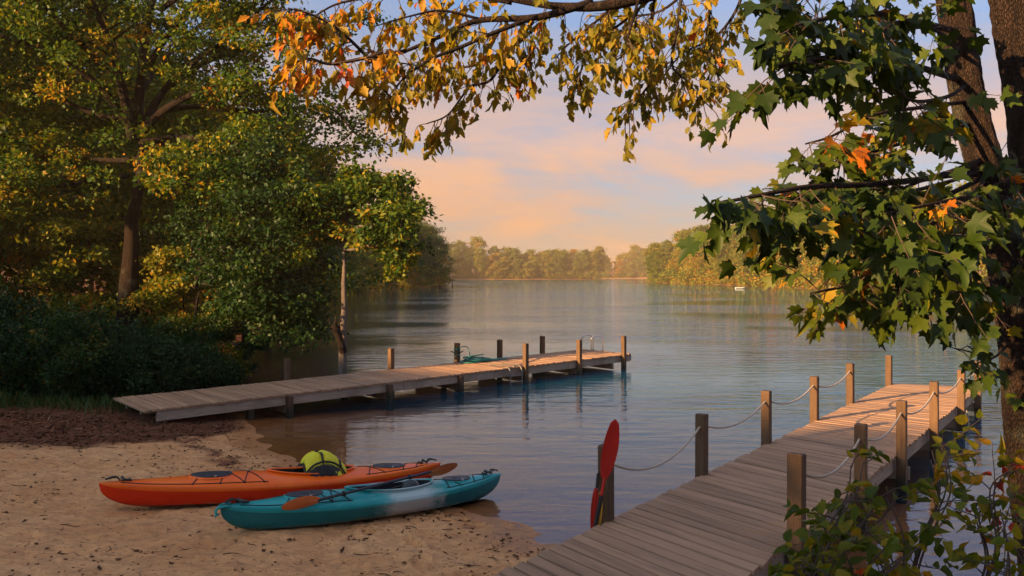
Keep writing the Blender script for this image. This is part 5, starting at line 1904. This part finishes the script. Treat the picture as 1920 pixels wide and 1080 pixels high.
# ---- second trunk behind/right, with the autumn limb that crosses the top of the view
ob = Vector((3.95, 6.9, gz(3.95, 6.9)))
ot = empty('autumn_tree', ob, 'tree at the right border with a long limb of orange and yellow leaves overhead', 'tree')
tp2 = [Vector((5.3, 7.05, ob.z - .3)), Vector((4.9, 7.0, 2.2)), at(1968, 420, 6.9), at(1936, 220, 6.85), at(1908, 60, 6.8), at(1890, -60, 6.8), at(1850, -260, 6.8)]
big_trunk('trunk', tp2, [.26, .20, .18, .175, .165, .16, .15], M['bark_pale'] if False else M['bark_dark'], ot, ob, 9.7)
ABR = [
    ([(1860, -110, 6.8), (1600, -90, 6.7), (1300, -30, 6.6), (1150, 8, 6.5), (1050, 12, 6.5), (950, -2, 6.5)], .075, 0, .9),
    ([(1110, 4, 6.5), (1010, 32, 6.4), (900, 38, 6.4), (840, 62, 6.3), (760, 96, 6.2), (690, 118, 6.2)], .028, .10, 1.4),
    ([(760, 96, 6.2), (690, 108, 6.0), (620, 120, 5.9), (580, 110, 5.8), (540, 122, 5.7)], .014, .30, 1.3),
    ([(700, 118, 6.2), (640, 60, 6.1), (590, 30, 6.0), (540, 15, 5.9)], .012, .30, 1.2),
    ([(1010, 30, 6.4), (930, 60, 6.2), (860, 90, 6.1), (810, 110, 6.0), (765, 140, 6.0), (740, 165, 6.0)], .016, .12, 1.2),
    ([(1050, 10, 6.5), (1000, 55, 6.6), (960, 90, 6.6), (900, 120, 6.7), (830, 128, 6.8), (750, 118, 6.8)], .016, .05, 1.2),
    ([(1000, 40, 6.5), (950, 100, 6.5), (920, 150, 6.5), (880, 165, 6.5), (840, 215, 6.5), (800, 232, 6.5)], .013, .06, 1.25),
    ([(960, 5, 6.5), (850, -15, 6.5), (740, -10, 6.5), (640, 5, 6.5), (590, 30, 6.5)], .018, .18, 1.3),
    ([(1150, 8, 6.5), (1130, 30, 6.5), (1080, 70, 6.5), (1040, 110, 6.5)], .010, 0, .7),
    ([(1230, -15, 6.6), (1220, 60, 6.6), (1225, 140, 6.6), (1205, 175, 6.6), (1172, 225, 6.6)], .014, -.02, 1.4),
    ([(1240, -20, 6.6), (1170, 40, 6.6), (1120, 75, 6.6), (1090, 130, 6.6), (1088, 160, 6.6)], .011, -.04, 1.1),
    ([(1280, -25, 6.6), (1270, 50, 6.5), (1260, 120, 6.5), (1285, 150, 6.5), (1335, 205, 6.5)], .012, 0, 1.2),
    ([(1330, -30, 6.6), (1330, 40, 6.6), (1330, 100, 6.6), (1350, 150, 6.6)], .011, 0, 1.2),
    ([(1200, -10, 6.5), (1180, 60, 6.3), (1170, 100, 6.3), (1130, 130, 6.3)], .010, -.04, 1.0),
    ([(1400, -40, 6.6), (1380, 20, 6.7), (1340, 70, 6.8), (1280, 100, 6.8), (1240, 150, 6.8)], .012, .02, 1.2),
    ([(700, 112, 6.2), (700, 150, 6.1), (730, 180, 6.1), (735, 215, 6.1)], .008, .08, .7),
    ([(900, 36, 6.4), (830, 20, 6.3), (770, 30, 6.2), (700, 50, 6.2)], .010, .2, .9),
    ([(1000, 90, 6.5), (985, 120, 6.5), (1000, 90, 6.45)], .006, .1, .4),
    ([(1300, -28, 6.6), (1240, 20, 6.9), (1180, 30, 7.0), (1100, 30, 7.0)], .012, 0, 1.0),
]
brs = [([at(*p) for p in pts], r_, t_, dn) for pts, r_, t_, dn in ABR]
nl = spray(brs, M['leaf_beech'], OAK, .082, 20, 6, .28, .36, ot, ob, 6, 300, .95, down=.55, spacing=.025)
print('autumn leaves', nl)

# ---- leafy shrubs at the lower right
SH = [
    ('leafy green shrub in the lower right corner, nearest the dock edge', [(1500, 1120, 4.6), (1560, 1010, 4.6), (1620, 930, 4.7), (1640, 870, 4.8)], [(1520, 1110, 4.4), (1540, 1020, 4.4), (1560, 960, 4.4)], .35),
    ('yellowing shrub in the lower right corner, its twigs reaching over the water', [(1700, 1150, 4.9), (1720, 1030, 4.9), (1760, 930, 5.0), (1745, 850, 5.1)], [(1680, 1120, 4.7), (1660, 1010, 4.7), (1610, 940, 4.7)], .50),
    ('shrub with red and orange leaves at the right border below the maple', [(1830, 1150, 4.8), (1850, 1030, 4.9), (1830, 930, 5.0), (1870, 890, 5.0)], [(1880, 1140, 4.5), (1900, 1040, 4.5), (1890, 960, 4.6)], .55),
    ('low shrub with the brightest green leaves, at the lower border right of the dock', [(1600, 1160, 4.2), (1640, 1070, 4.2), (1700, 1010, 4.2)], [(1620, 1160, 4.0), (1580, 1090, 4.0), (1540, 1060, 4.0)], .42),
]
for k, (lab, b1, b2, ti) in enumerate(SH):
    q0 = at(*b1[0]); g0 = Vector((q0.x, q0.y, gz(q0.x, q0.y)))
    so_ = empty('leafy_shrub', g0, lab, 'shrub')
    brs = []
    rr = random.Random(400 + k)
    for j in range(7):
        src = b1 if j % 2 == 0 else b2
        dx, dy = rr.uniform(-55, 55), rr.uniform(-25, 60)
        dY = rr.uniform(-.3, .4)
        pts = [g0 + Vector((rr.uniform(-.15, .15), rr.uniform(-.15, .15), 0))]
        for n_, (x, y, Y_) in enumerate(src):
            f = (n_ + 1) / len(src)
            pts.append(at(x + dx * f, y + dy * f, Y_ + dY * f))
        brs.append((pts, .008, rr.uniform(-.16, .08), 1.15))
    spray(brs, M['leaf_shrub'], OVATE, .080, 6, 5, .26, ti + .08, so_, g0, 410 + k, 170, .25, M['twig'], down=-.1, spacing=.03)

# ---- far things on the water
bo = at(1388, 541, 188); bo.z = 0
rb_ = empty('rowing_boat', bo, 'small white boat moored at the right shore', 'boat')
rows = []
for i in range(15):
    s = i / 14 * 2 - 1
    w = .62 * (1 - max(s, -.6) ** 4 if s > 0 else 1 - .12 * abs(s)) ** .8 if s < 1 else .02
    zt = .42 + .14 * max(s, 0) ** 2
    rows.append([(s * 1.7, -w, zt), (s * 1.7, -w * .8, .12), (s * 1.7, 0, -.06), (s * 1.7, w * .8, .12), (s * 1.7, w, zt), (s * 1.7, w * .86, zt - .02), (s * 1.7, 0, .08), (s * 1.7, -w * .86, zt - .02)])
mb = MB(); mb.grid(rows, close_v=True); mb.add(rows[0], [tuple(range(8))])
mb.build('hull', M['white_boat'], rb_, smooth=40)
for x in (-.8, .2):
    mb = MB(); mb.box((x, 0, .34), (.25, 1.05, .04)); mb.build('thwart', M['white_boat'], rb_)
rb_.rotation_euler = (0, 0, .1); rb_.scale = (.62, .62, .62)


def jetty(p, u, n, lab, rail):
    e = empty('jetty', (p.x, p.y, .4), lab, 'jetty')
    for i in range(n):
        mb_ = MB(); c_ = Vector((u[0], u[1], 0)) * (i * .5)
        mb_.box((c_.x, c_.y, .05), (.46 if abs(u[0]) > .5 else 1.8, 1.8 if abs(u[0]) > .5 else .46, .06)); mb_.build('plank', M['plank'], e)
    for i in range(0, n, 6):
        for s in (-.8, .8):
            mb_ = MB(); c_ = Vector((u[0], u[1], 0)) * (i * .5)
            mb_.box((c_.x + (0 if abs(u[0]) > .5 else s), c_.y + (s if abs(u[0]) > .5 else 0), .1 if not rail else .25), (.18, .18, 1.3 if not rail else 1.5)); mb_.build('post', M['post'], e)


j1 = at(800, 540, 205)
jetty(Vector((j1.x, j1.y, 0)), (1, 0), 18, 'low wooden jetty at the tip of the left shore', False)
j2 = at(1178, 530, 330)
jetty(Vector((j2.x, j2.y, 0)), (1, 0), 22, 'small jetty with pale posts at the tip of the right shore', True)

# ------------------------------------------------------------------ haze
HAZE = 0.0003
if HAZE > 0:
    hm, g = new_mat('haze_air')
    pv = g.n('ShaderNodeVolumePrincipled')
    g.put(pv, 'Color', (1.0, .80, .55, 1)); g.put(pv, 'Density', HAZE); g.put(pv, 'Anisotropy', 0.0)
    o = g.n('ShaderNodeOutputMaterial'); g.t.links.new(pv.outputs[0], o.inputs['Volume'])
    mb = MB(); mb.box((0, 300, 27), (2300, 2300, 82))
    zz = min(-6, float(Z.min()) - 1)
    mb = MB(); top = 34
    mb.box((0, 400, (zz + top) / 2), (1400, 1250, top - zz))
    tag(mb.build('haze', hm), 'thin warm evening haze over the lake', 'haze', kind='stuff')
